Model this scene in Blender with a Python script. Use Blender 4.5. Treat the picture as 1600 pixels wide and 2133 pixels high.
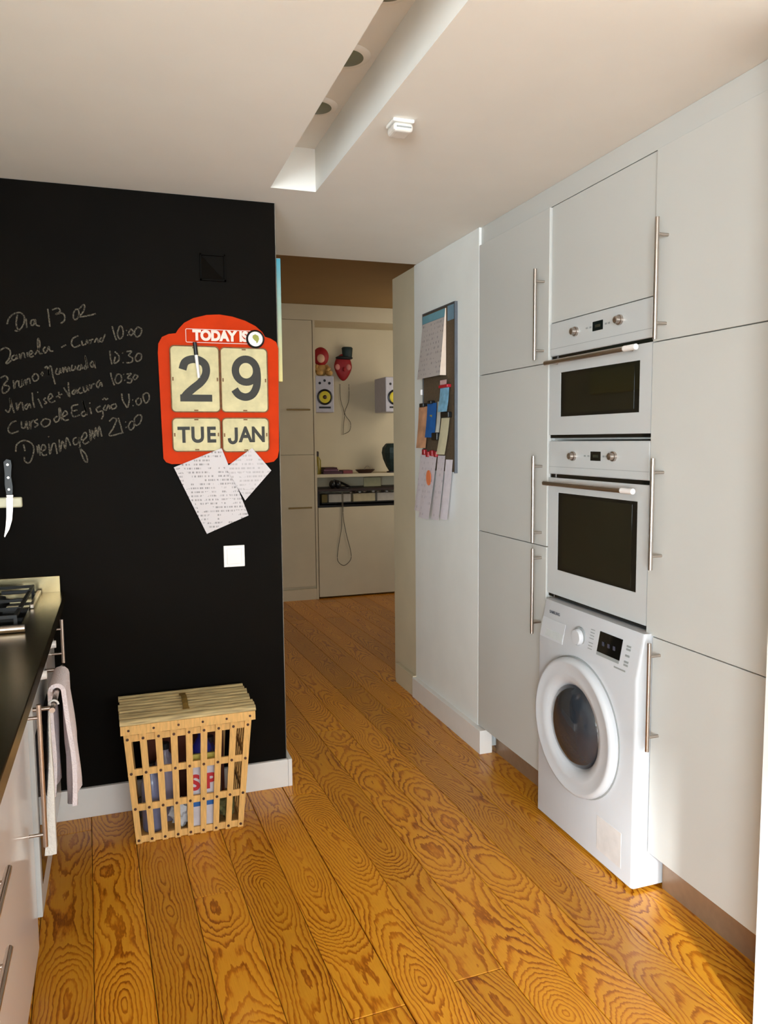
import bpy, bmesh, math, random
from mathutils import Vector, Matrix
random.seed(7)
for o in list(bpy.data.objects): bpy.data.objects.remove(o, do_unlink=True)
SC = bpy.context.scene
COL = SC.collection
PI = math.pi

# ---------------------------------------------------------------- camera
CAM_H = 1.46
cd = bpy.data.cameras.new('camera'); cam = bpy.data.objects.new('camera', cd); COL.objects.link(cam)
cd.sensor_fit = 'HORIZONTAL'; cd.sensor_width = 36.0; cd.lens = 36.0 * 1605.0 / 1600.0
cd.clip_start = 0.02; cd.clip_end = 100
R = [[0.945058, 0.038679, -0.324608], [-0.326788, 0.08532, -0.941239], [-0.008711, 0.995603, 0.093272]]
cam.matrix_world = Matrix.Translation((0, 0, CAM_H)) @ Matrix(R).to_4x4()
SC.camera = cam

# ---------------------------------------------------------------- world, lights, exposure
w = bpy.data.worlds.new('world'); SC.world = w; w.use_nodes = True
bg = w.node_tree.nodes['Background']; bg.inputs['Color'].default_value = (0.80, 0.90, 1.0, 1); bg.inputs['Strength'].default_value = 1.2
def area(name, loc, target, sx, sy, power, col):
    l = bpy.data.lights.new(name, 'AREA'); l.shape = 'RECTANGLE'; l.size = sx; l.size_y = sy; l.energy = power; l.color = col
    o = bpy.data.objects.new(name, l); COL.objects.link(o); o.location = loc
    o.rotation_euler = (Vector(target) - Vector(loc)).to_track_quat('-Z', 'Y').to_euler(); return o
area('window_daylight', (0.60, -3.66, 1.30), (0.60, 0, 1.60), 2.6, 1.6, 95, (0.76, 0.90, 1.0))
area('left_fill_light', (-2.40, -3.66, 1.25), (-2.40, 0, 1.45), 2.4, 1.9, 340, (0.76, 0.90, 1.0))  # added fill from the left, evens the light on the right cabinets
area('hall_fill_light', (3.1, 6.2, 1.75), (1.7, 6.9, 1.5), 0.7, 1.2, 6.5, (1.0, 0.90, 0.74))  # added warm fill for the hall end, no source stands there
sl = bpy.data.lights.new('sun', 'SUN'); sl.energy = 7.0; sl.angle = math.radians(3.2); sl.color = (0.92, 0.97, 1.0)
so = bpy.data.objects.new('sun', sl); COL.objects.link(so)
so.rotation_euler = Vector((0.30, 1.0, -0.30)).to_track_quat('-Z', 'Y').to_euler()
SC.view_settings.view_transform = 'Standard'; SC.view_settings.look = 'None'
SC.view_settings.gamma = 1.0; SC.view_settings.use_curve_mapping = False
SC.view_settings.exposure = 0.58

# ---------------------------------------------------------------- materials
def lin(c):
    return tuple(((x/255.0)/12.92 if x/255.0 <= 0.04045 else (((x/255.0)+0.055)/1.055)**2.4) for x in c) + (1.0,)
def newmat(name):
    m = bpy.data.materials.new(name); m.use_nodes = True
    nt = m.node_tree; return m, nt, nt.nodes['Principled BSDF']
def N(nt, t, **kw):
    n = nt.nodes.new(t)
    for k, v in kw.items():
        if k.startswith('_'): setattr(n, k[1:], v)
        else: n.inputs[k].default_value = v
    return n
def M(name, c, rough=0.5, metal=0.0, var=0.06, scale=30.0, bump=0.0, coat=0.0, trans=0.0, spec=0.5, alpha=1.0, stretch=None):
    m, nt, b = newmat(name)
    b.inputs['Roughness'].default_value = rough; b.inputs['Metallic'].default_value = metal
    b.inputs['Coat Weight'].default_value = coat; b.inputs['Transmission Weight'].default_value = trans
    b.inputs['Specular IOR Level'].default_value = spec
    c = lin(c)
    tc = N(nt, 'ShaderNodeTexCoord'); no = N(nt, 'ShaderNodeTexNoise', Scale=scale, Detail=3.0)
    src = tc.outputs['Object']
    if stretch:
        mp = N(nt, 'ShaderNodeMapping'); mp.inputs['Scale'].default_value = stretch
        nt.links.new(src, mp.inputs['Vector']); src = mp.outputs['Vector']
    nt.links.new(src, no.inputs['Vector'])
    r = N(nt, 'ShaderNodeValToRGB')
    r.color_ramp.elements[0].position = 0.3; r.color_ramp.elements[1].position = 0.7
    r.color_ramp.elements[0].color = tuple(x*(1-var) for x in c[:3]) + (1,)
    r.color_ramp.elements[1].color = tuple(min(1, x*(1+var)) for x in c[:3]) + (1,)
    nt.links.new(no.outputs['Fac'], r.inputs['Fac']); nt.links.new(r.outputs['Color'], b.inputs['Base Color'])
    if bump:
        bp = N(nt, 'ShaderNodeBump', Strength=bump, Distance=0.01)
        nt.links.new(no.outputs['Fac'], bp.inputs['Height']); nt.links.new(bp.outputs['Normal'], b.inputs['Normal'])
    return m
def math_n(nt, op, a, b=None, c=None):
    n = nt.nodes.new('ShaderNodeMath'); n.operation = op
    for i, v in enumerate((a, b, c)):
        if v is None: continue
        if isinstance(v, (int, float)): n.inputs[i].default_value = v
        else: nt.links.new(v, n.inputs[i])
    return n.outputs[0]

def floor_wood():
    m, nt, b = newmat('pitch_pine_floor'); L = nt.links.new
    tc = N(nt, 'ShaderNodeTexCoord'); oi = N(nt, 'ShaderNodeObjectInfo')
    sp = N(nt, 'ShaderNodeSeparateXYZ'); L(tc.outputs['Object'], sp.inputs[0])
    rnd = oi.outputs['Random']; x = sp.outputs['X']; y = sp.outputs['Y']
    off = math_n(nt, 'MULTIPLY', rnd, 83.0)
    # pith offset wanders along the board
    n1 = N(nt, 'ShaderNodeTexNoise', Scale=1.0, Detail=2.0, Roughness=0.55); n1.noise_dimensions = '1D'
    L(math_n(nt, 'ADD', math_n(nt, 'MULTIPLY', y, 0.95), off), n1.inputs['W'])
    d = math_n(nt, 'ADD', math_n(nt, 'MULTIPLY', math_n(nt, 'SUBTRACT', n1.outputs['Fac'], 0.47), 0.36), math_n(nt, 'MULTIPLY', math_n(nt, 'SUBTRACT', math_n(nt, 'FRACT', math_n(nt, 'MULTIPLY', rnd, 7.3)), 0.5), math_n(nt, 'SUBTRACT', math_n(nt, 'MULTIPLY', y, 0.22), 0.2)))
    n2 = N(nt, 'ShaderNodeTexNoise', Scale=1.0, Detail=1.0); n2.noise_dimensions = '1D'
    L(math_n(nt, 'ADD', math_n(nt, 'MULTIPLY', y, 1.2), math_n(nt, 'MULTIPLY', off, 1.7)), n2.inputs['W'])
    cx = math_n(nt, 'ADD', math_n(nt, 'MULTIPLY', math_n(nt, 'SUBTRACT', n2.outputs['Fac'], 0.5), 0.12), 0.075)
    xn = math_n(nt, 'SUBTRACT', x, cx)
    cmb = N(nt, 'ShaderNodeCombineXYZ')
    L(math_n(nt, 'MULTIPLY', x, 34.0), cmb.inputs[0]); L(math_n(nt, 'MULTIPLY', y, 8.0), cmb.inputs[1]); L(off, cmb.inputs[2])
    n3 = N(nt, 'ShaderNodeTexNoise', Scale=1.0, Detail=3.0, Roughness=0.68); L(cmb.outputs[0], n3.inputs['Vector'])
    dist = math_n(nt, 'MULTIPLY', math_n(nt, 'SUBTRACT', n3.outputs['Fac'], 0.5), 0.021)
    r = math_n(nt, 'ADD', math_n(nt, 'SQRT', math_n(nt, 'ADD', math_n(nt, 'MULTIPLY', xn, xn), math_n(nt, 'MULTIPLY', d, d))), dist)
    ring = math_n(nt, 'FRACT', math_n(nt, 'MULTIPLY', r, 96.0))
    ramp = N(nt, 'ShaderNodeValToRGB'); cr = ramp.color_ramp
    cr.elements[0].position = 0.0; cr.elements[0].color = (0.0, 0, 0, 1)
    cr.elements[1].position = 1.0; cr.elements[1].color = (0, 0, 0, 1)
    e = cr.elements.new(0.50); e.color = (0.12, 0.12, 0.12, 1)
    e = cr.elements.new(0.80); e.color = (0.95, 0.95, 0.95, 1)
    e = cr.elements.new(0.92); e.color = (0.8, 0.8, 0.8, 1)
    L(ring, ramp.inputs['Fac'])
    # fine fibre streaks
    cm2 = N(nt, 'ShaderNodeCombineXYZ')
    L(math_n(nt, 'MULTIPLY', x, 420.0), cm2.inputs[0]); L(math_n(nt, 'MULTIPLY', y, 12.0), cm2.inputs[1]); L(off, cm2.inputs[2])
    n4 = N(nt, 'ShaderNodeTexNoise', Scale=1.0, Detail=2.0); L(cm2.outputs[0], n4.inputs['Vector'])
    # strength of the figure changes over the board
    cm3 = N(nt, 'ShaderNodeCombineXYZ')
    L(math_n(nt, 'MULTIPLY', x, 9.0), cm3.inputs[0]); L(math_n(nt, 'MULTIPLY', y, 3.0), cm3.inputs[1]); L(math_n(nt, 'ADD', off, 9.0), cm3.inputs[2])
    n5 = N(nt, 'ShaderNodeTexNoise', Scale=1.0, Detail=2.0); L(cm3.outputs[0], n5.inputs['Vector'])
    amp = math_n(nt, 'MULTIPLY', math_n(nt, 'ADD', math_n(nt, 'MULTIPLY', n5.outputs['Fac'], 1.3), 0.1), 1.0)
    fac = math_n(nt, 'MULTIPLY', ramp.outputs['Color'], amp)
    fac = math_n(nt, 'ADD', fac, math_n(nt, 'MULTIPLY', math_n(nt, 'SUBTRACT', n4.outputs['Fac'], 0.5), 0.35))
    cl = N(nt, 'ShaderNodeValToRGB'); c2 = cl.color_ramp
    c2.elements[0].position = 0.0; c2.elements[0].color = lin(FL[0])
    c2.elements[1].position = 1.0; c2.elements[1].color = lin(FL[2])
    e = c2.elements.new(0.45); e.color = lin(FL[1])
    L(fac, cl.inputs['Fac'])
    hs = N(nt, 'ShaderNodeHueSaturation'); L(cl.outputs['Color'], hs.inputs['Color'])
    L(math_n(nt, 'ADD', math_n(nt, 'MULTIPLY', rnd, 0.30), 0.87), hs.inputs['Value'])
    L(hs.outputs['Color'], b.inputs['Base Color'])
    b.inputs['Roughness'].default_value = 0.34; b.inputs['Coat Weight'].default_value = 0.22; b.inputs['Coat Roughness'].default_value = 0.13; b.inputs['Specular IOR Level'].default_value = 0.3
    bp = N(nt, 'ShaderNodeBump', Strength=0.12, Distance=0.002); L(fac, bp.inputs['Height']); L(bp.outputs['Normal'], b.inputs['Normal'])
    return m
FL = [(214, 146, 36), (190, 112, 16), (122, 58, 2)]
FLOOR = floor_wood()
WHITE_PAINT = M('ceiling_white_paint', (242, 238, 230), 0.9, var=0.015, scale=4, bump=0.02)
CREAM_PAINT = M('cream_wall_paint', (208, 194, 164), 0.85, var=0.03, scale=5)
HALL_SHADE_TAN = M('hall_ceiling_shade_tone', (150, 118, 70), 0.9, var=0.04, scale=3)  # the unlit hall ceiling's shade is put into this colour
WALL_WHITE = M('white_wall_paint', (234, 233, 228), 0.75, var=0.02, scale=6, bump=0.02)
CHALKBOARD = M('chalkboard_paint', (12, 8, 4), 0.62, var=0.25, scale=3.0, spec=0.06)
LACQ = M('warm_white_lacquer', (198, 196, 190), 0.36, var=0.01, scale=3)
GLOSSW = M('glossy_white_lacquer', (236, 226, 220), 0.14, var=0.01, scale=3)
SKIRT = M('white_skirting_paint', (232, 226, 220), 0.45, var=0.02, scale=12)
APPL = M('appliance_white_glass', (196, 196, 194), 0.28, var=0.01, scale=5)
WASHW = M('washer_white_plastic', (198, 198, 200), 0.30, var=0.01, scale=8)
WASHG = M('washer_grey_trim', (150, 152, 150), 0.35, var=0.03)
CHROME = M('brushed_steel', (190, 178, 168), 0.28, 1.0, var=0.05, scale=60, stretch=(1, 1, 12))
STEEL = M('worktop_steel', (150, 136, 104), 0.24, 1.0, var=0.08, scale=20, stretch=(1, 8, 1))
TOE = M('brushed_toe_kick', (150, 124, 100), 0.35, 0.35, var=0.06, scale=40)
BLACKG = M('black_glass', (8, 7, 6), 0.06, var=0.2, spec=0.6)
OVENG = M('dark_oven_glass', (24, 22, 12), 0.05, var=0.15, scale=3, spec=0.6)
BLACKP = M('black_plastic', (14, 13, 13), 0.4, var=0.2)
IRON = M('black_cast_iron', (16, 15, 14), 0.55, var=0.25, scale=80, bump=0.1)
GAPM = M('dark_gap', (20, 15, 12), 0.8, var=0.1)
SLAT = M('pale_split_wood', (226, 176, 104), 0.6, var=0.14, scale=26, stretch=(5, 5, 0.7), bump=0.1)
LIDW = M('dry_reed_strips', (188, 164, 116), 0.7, var=0.42, scale=30, stretch=(0.35, 5, 5), bump=0.3)
NAIL = M('dark_nail', (70, 36, 18), 0.6, var=0.2)
RED = M('red_enamel', (198, 54, 12), 0.5, var=0.07, scale=14, spec=0.05)
CARD = M('aged_cream_enamel', (206, 192, 146), 0.55, var=0.12, scale=26, spec=0.25)
RUST = M('rust_edge', (120, 84, 50), 0.8, var=0.3, scale=60)
INK = M('faded_black_ink', (36, 32, 20), 0.6, var=0.12, scale=30)
WHITEINK = M('white_sign_ink', (240, 214, 200), 0.6, var=0.05)
PAPER = M('white_paper', (226, 214, 210), 0.8, var=0.02, scale=15)
SWITCH = M('white_switch_plastic', (240, 232, 226), 0.35, var=0.01)
TOWELP = M('pale_pink_terry', (252, 234, 234), 0.95, var=0.06, scale=220, bump=0.5)
TOWELW = M('white_linen', (236, 230, 222), 0.95, var=0.04, scale=160, bump=0.4)
LAMPG = M('frosted_lamp_glass', (112, 112, 84), 0.4, var=0.08, scale=20)
GLASS = M('window_glass', (255, 255, 255), 0.02, trans=1.0, var=0.0)
def chalk_mat():
    m, nt, b = newmat('chalk'); tc = N(nt, 'ShaderNodeTexCoord'); no = N(nt, 'ShaderNodeTexNoise', Scale=260.0, Detail=3.0)
    nt.links.new(tc.outputs['Object'], no.inputs['Vector']); r = N(nt, 'ShaderNodeValToRGB')
    r.color_ramp.elements[0].position = 0.38; r.color_ramp.elements[0].color = lin((36, 32, 26))
    r.color_ramp.elements[1].position = 0.6; r.color_ramp.elements[1].color = lin((112, 102, 86))
    nt.links.new(no.outputs['Fac'], r.inputs['Fac']); nt.links.new(r.outputs['Color'], b.inputs['Base Color']); b.inputs['Roughness'].default_value = 1.0
    return m
CHALKM = chalk_mat()
def printed(name, base, ink, sx, sy, thr=0.48, axes=(0, 2)):
    """paper with rows of print: broken dark lines (flat print)"""
    m, nt, b = newmat(name); L = nt.links.new
    tc = N(nt, 'ShaderNodeTexCoord'); sp = N(nt, 'ShaderNodeSeparateXYZ'); L(tc.outputs['Object'], sp.inputs[0])
    u = sp.outputs[axes[0]]; v = sp.outputs[axes[1]]
    row = math_n(nt, 'GREATER_THAN', math_n(nt, 'FRACT', math_n(nt, 'MULTIPLY', v, sy)), 0.55)
    cmb = N(nt, 'ShaderNodeCombineXYZ'); L(math_n(nt, 'MULTIPLY', u, sx), cmb.inputs[0]); L(math_n(nt, 'FLOOR', math_n(nt, 'MULTIPLY', v, sy)), cmb.inputs[1])
    no = N(nt, 'ShaderNodeTexNoise', Scale=1.0, Detail=2.0); L(cmb.outputs[0], no.inputs['Vector'])
    n2 = N(nt, 'ShaderNodeTexNoise', Scale=26.0, Detail=1.0); L(tc.outputs['Object'], n2.inputs['Vector'])
    f = math_n(nt, 'MULTIPLY', math_n(nt, 'MULTIPLY', row, math_n(nt, 'GREATER_THAN', no.outputs['Fac'], thr)), math_n(nt, 'MULTIPLY', math_n(nt, 'GREATER_THAN', n2.outputs['Fac'], 0.46), 1.0))
    mx = N(nt, 'ShaderNodeMix', _data_type='RGBA'); L(f, mx.inputs[0]); mx.inputs[6].default_value = lin(base); mx.inputs[7].default_value = lin(ink)
    L(mx.outputs[2], b.inputs['Base Color']); b.inputs['Roughness'].default_value = 0.8
    return m
PRINTED = printed('printed_paper', (208, 198, 196), (150, 142, 140), 150, 64, 0.50)
PRINTED2 = printed('lightly_printed_paper', (208, 198, 196), (184, 174, 172), 130, 60)
PRINTC = printed('calendar_page', (190, 178, 172), (132, 122, 122), 90, 40, 0.55, (1, 2))
PRINTR = printed('receipt_print', (214, 202, 206), (190, 178, 184), 60, 34, 0.54, (1, 2))

# ---------------------------------------------------------------- mesh helpers
def nb(): return bmesh.new()
def bbox(bm, lo, hi, bevel=0.0, seg=2):
    r = bmesh.ops.create_cube(bm, size=1.0); vs = r['verts']
    for v in vs:
        v.co = Vector([lo[i] + (v.co[i] + 0.5) * (hi[i] - lo[i]) for i in range(3)])
    if bevel > 0:
        es = list({e for v in vs for e in v.link_edges})
        bmesh.ops.bevel(bm, geom=es, offset=bevel, segments=seg, affect='EDGES', profile=0.5)
    return bm
def bcyl(bm, a, b, r, seg=16, r2=None):
    a = Vector(a); b = Vector(b); d = b - a
    q = d.to_track_quat('Z', 'Y').to_matrix().to_4x4()
    bmesh.ops.create_cone(bm, cap_ends=True, segments=seg, radius1=r, radius2=(r if r2 is None else r2), depth=d.length, matrix=Matrix.Translation((a + b) / 2) @ q)
    return bm
def bsph(bm, c, r, s=(1, 1, 1), seg=16):
    bmesh.ops.create_uvsphere(bm, u_segments=seg, v_segments=max(6, seg*2//3), radius=r, matrix=Matrix.Translation(c) @ Matrix.Diagonal((s[0], s[1], s[2], 1)))
    return bm
def btube(bm, pts, r, seg=8):
    pts = [Vector(p) for p in pts]; rings = []
    up = Vector((0, 0, 1))
    for i, p in enumerate(pts):
        t = (pts[min(i+1, len(pts)-1)] - pts[max(i-1, 0)]).normalized()
        s = t.cross(up)
        if s.length < 1e-3: s = t.cross(Vector((1, 0, 0)))
        s.normalize(); n = s.cross(t)
        rings.append([bm.verts.new(p + r*(math.cos(2*PI*k/seg)*s + math.sin(2*PI*k/seg)*n)) for k in range(seg)])
    for a, b in zip(rings, rings[1:]):
        for k in range(seg): bm.faces.new((a[k], a[(k+1) % seg], b[(k+1) % seg], b[k]))
    bm.faces.new(rings[0][::-1]); bm.faces.new(rings[-1]); return bm
def blathe(bm, prof, c, axis='x', seg=40, sc=(1, 1)):
    """prof: (r, h) pairs; h along axis from c"""
    rings = []
    for r, h in prof:
        ring = []
        for k in range(seg):
            a = 2*PI*k/seg; p, q = r*math.cos(a)*sc[0], r*math.sin(a)*sc[1]
            v = (h, p, q) if axis == 'x' else ((p, h, q) if axis == 'y' else (p, q, h))
            ring.append(bm.verts.new(Vector(c) + Vector(v)))
        rings.append(ring)
    for a, b in zip(rings, rings[1:]):
        for k in range(seg): bm.faces.new((a[k], a[(k+1) % seg], b[(k+1) % seg], b[k]))
    bm.faces.new(rings[0][::-1]); bm.faces.new(rings[-1])
    return bm
def bpoly(bm, pts, axis, d0, d1):
    """extruded polygon; pts in the two other axes (x: y,z ; y: x,z ; z: x,y)"""
    def mk(p, d):
        return {'x': (d, p[0], p[1]), 'y': (p[0], d, p[1]), 'z': (p[0], p[1], d)}[axis]
    a = [bm.verts.new(mk(p, d0)) for p in pts]; b = [bm.verts.new(mk(p, d1)) for p in pts]
    n = len(pts)
    bm.faces.new(a[::-1]); bm.faces.new(b)
    for i in range(n): bm.faces.new((a[i], a[(i+1) % n], b[(i+1) % n], b[i]))
    return bm
def rrect(x0, x1, z0, z1, r, n=5):
    out = []
    for cx, cz, a0 in ((x1-r, z1-r, 0), (x0+r, z1-r, PI/2), (x0+r, z0+r, PI), (x1-r, z0+r, 1.5*PI)):
        for k in range(n+1):
            a = a0 + PI/2*k/n; out.append((cx + r*math.cos(a), cz + r*math.sin(a)))
    return out
def wpos(o):
    p = Vector((0, 0, 0))
    while o is not None: p += o.location; o = o.parent
    return p
def obj(name, bm, mat, parent=None, smooth=False, origin=None):
    bmesh.ops.recalc_face_normals(bm, faces=bm.faces[:])
    if origin is None:
        if parent is not None: origin = wpos(parent)
        else:
            xs = [v.co for v in bm.verts]
            origin = Vector(((min(v.x for v in xs)+max(v.x for v in xs))/2, (min(v.y for v in xs)+max(v.y for v in xs))/2, min(v.z for v in xs)))
    origin = Vector(origin)
    for v in bm.verts: v.co -= origin
    me = bpy.data.meshes.new(name); bm.to_mesh(me); bm.free()
    for m in (mat if isinstance(mat, (list, tuple)) else [mat]): me.materials.append(m)
    if smooth:
        for p in me.polygons: p.use_smooth = True
        if smooth == 'auto':
            me.shade_auto_smooth = True if hasattr(me, 'shade_auto_smooth') else None
    o = bpy.data.objects.new(name, me); COL.objects.link(o)
    if parent is not None:
        o.parent = parent; o.location = origin - wpos(parent)
    else: o.location = origin
    return o
def sm(o, ang=40):
    me = o.data
    for p in me.polygons: p.use_smooth = True
    try: me.set_sharp_from_angle(angle=math.radians(ang))
    except Exception: pass
    return o
def thing(name, loc, label, cat, group=None):
    o = bpy.data.objects.new(name, None); COL.objects.link(o); o.location = loc; o.empty_display_size = 0.1
    o['label'] = label; o['category'] = cat
    if group: o['group'] = group
    return o
def tag(o, label, cat, group=None):
    o['label'] = label; o['category'] = cat
    if group: o['group'] = group
    return o
def struct(name, bm, mat, parent=None):
    o = obj(name, bm, mat, parent)
    if parent is None: o['kind'] = 'structure'
    return o
def box(name, lo, hi, mat, parent=None, bevel=0.0, seg=2):
    return obj(name, bbox(nb(), lo, hi, bevel, seg), mat, parent)
def sbox(name, lo, hi, mat, parent=None, bevel=0.0):
    return struct(name, bbox(nb(), lo, hi, bevel), mat, parent)
def cyl(name, a, b, r, mat, parent=None, seg=16, r2=None):
    return sm(obj(name, bcyl(nb(), a, b, r, seg, r2), mat, parent))
def text(name, s, mat, parent, size, pos, facing='-y', offset=0.0, sx=1.0, depth=0.0006):
    """flat lettering turned into a mesh, centred on pos"""
    cu = bpy.data.curves.new(name, 'FONT'); cu.body = s; cu.size = size; cu.offset = offset; cu.extrude = depth
    cu.align_x = 'CENTER'; cu.align_y = 'CENTER'
    t = bpy.data.objects.new(name, cu); COL.objects.link(t)
    bpy.context.view_layer.update()
    me = bpy.data.meshes.new_from_object(t.evaluated_get(bpy.context.evaluated_depsgraph_get()))
    bpy.data.objects.remove(t, do_unlink=True)
    if facing == '-y': mx = Matrix(((sx, 0, 0, 0), (0, 0, -1, 0), (0, 1, 0, 0), (0, 0, 0, 1)))
    else: mx = Matrix(((0, 0, -1, 0), (-sx, 0, 0, 0), (0, 1, 0, 0), (0, 0, 0, 1)))   # facing -x
    me.transform(mx); me.materials.clear(); me.materials.append(mat)
    o = bpy.data.objects.new(name, me); COL.objects.link(o)
    if parent is not None: o.parent = parent; o.location = Vector(pos) - wpos(parent)
    else: o.location = pos
    return o
def spline(pts, n=6):
    if len(pts) < 3: return pts
    out = []; P = [pts[0]] + list(pts) + [pts[-1]]
    for i in range(1, len(P)-2):
        p0, p1, p2, p3 = [Vector(q) for q in P[i-1:i+3]]
        for k in range(n):
            t = k/n; out.append(tuple(0.5*((2*p1) + (p2-p0)*t + (2*p0-5*p1+4*p2-p3)*t*t + (3*p1-p0-3*p2+p3)*t**3)))
    out.append(tuple(pts[-1])); return out
def ribbon(bm, pts, w, y, th=0.0004):
    """flat stroke in the xz plane, facing -y"""
    pts = [Vector(p) for p in pts]; A = []; B = []
    for i, p in enumerate(pts):
        t = (pts[min(i+1, len(pts)-1)] - pts[max(i-1, 0)])
        if t.length < 1e-6: t = Vector((1, 0))
        t.normalize(); n = Vector((-t[1], t[0])) * w * 0.5
        A.append(p+n); B.append(p-n)
    va = [bm.verts.new((a[0], y-th, a[1])) for a in A]; vb = [bm.verts.new((b[0], y-th, b[1])) for b in B]
    wa = [bm.verts.new((a[0], y, a[1])) for a in A]; wb = [bm.verts.new((b[0], y, b[1])) for b in B]
    for i in range(len(pts)-1):
        bm.faces.new((va[i], va[i+1], vb[i+1], vb[i])); bm.faces.new((va[i], wa[i], wa[i+1], va[i+1])); bm.faces.new((vb[i], vb[i+1], wb[i+1], wb[i]))
    return bm
def sheet(name, corners, mat, parent=None, th=0.0006, bow=0.0, nrm=(0, -1, 0), n=6):
    """thin bowed sheet between four corners (tl,tr,br,bl)"""
    tl, tr, br, bl = [Vector(c) for c in corners]; nr = Vector(nrm); bm = nb(); G = []
    for s in (0, 1):
        g = []
        for j in range(n+1):
            v = j/n; row = []
            for i in range(n+1):
                u = i/n
                p = (tl*(1-u)+tr*u)*(1-v) + (bl*(1-u)+br*u)*v
                p = p + nr*(th*s + bow*(v*v) + bow*0.25*math.sin(u*5)*v)
                row.append(bm.verts.new(p))
            g.append(row)
        G.append(g)
    for s in (0, 1):
        for j in range(n):
            for i in range(n): bm.faces.new((G[s][j][i], G[s][j][i+1], G[s][j+1][i+1], G[s][j+1][i]))
    for i in range(n):
        for (a, b) in (((0, i), (0, i+1)), ((n, i), (n, i+1)), ((i, 0), (i+1, 0)), ((i, n), (i+1, n))):
            bm.faces.new((G[0][a[0]][a[1]], G[0][b[0]][b[1]], G[1][b[0]][b[1]], G[1][a[0]][a[1]]))
    return sm(obj(name, bm, mat, parent), 60)
SUNX0, SUNX1, SUNZ0, SUNZ1 = -0.215, 0.0, 1.50, 2.08
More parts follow.
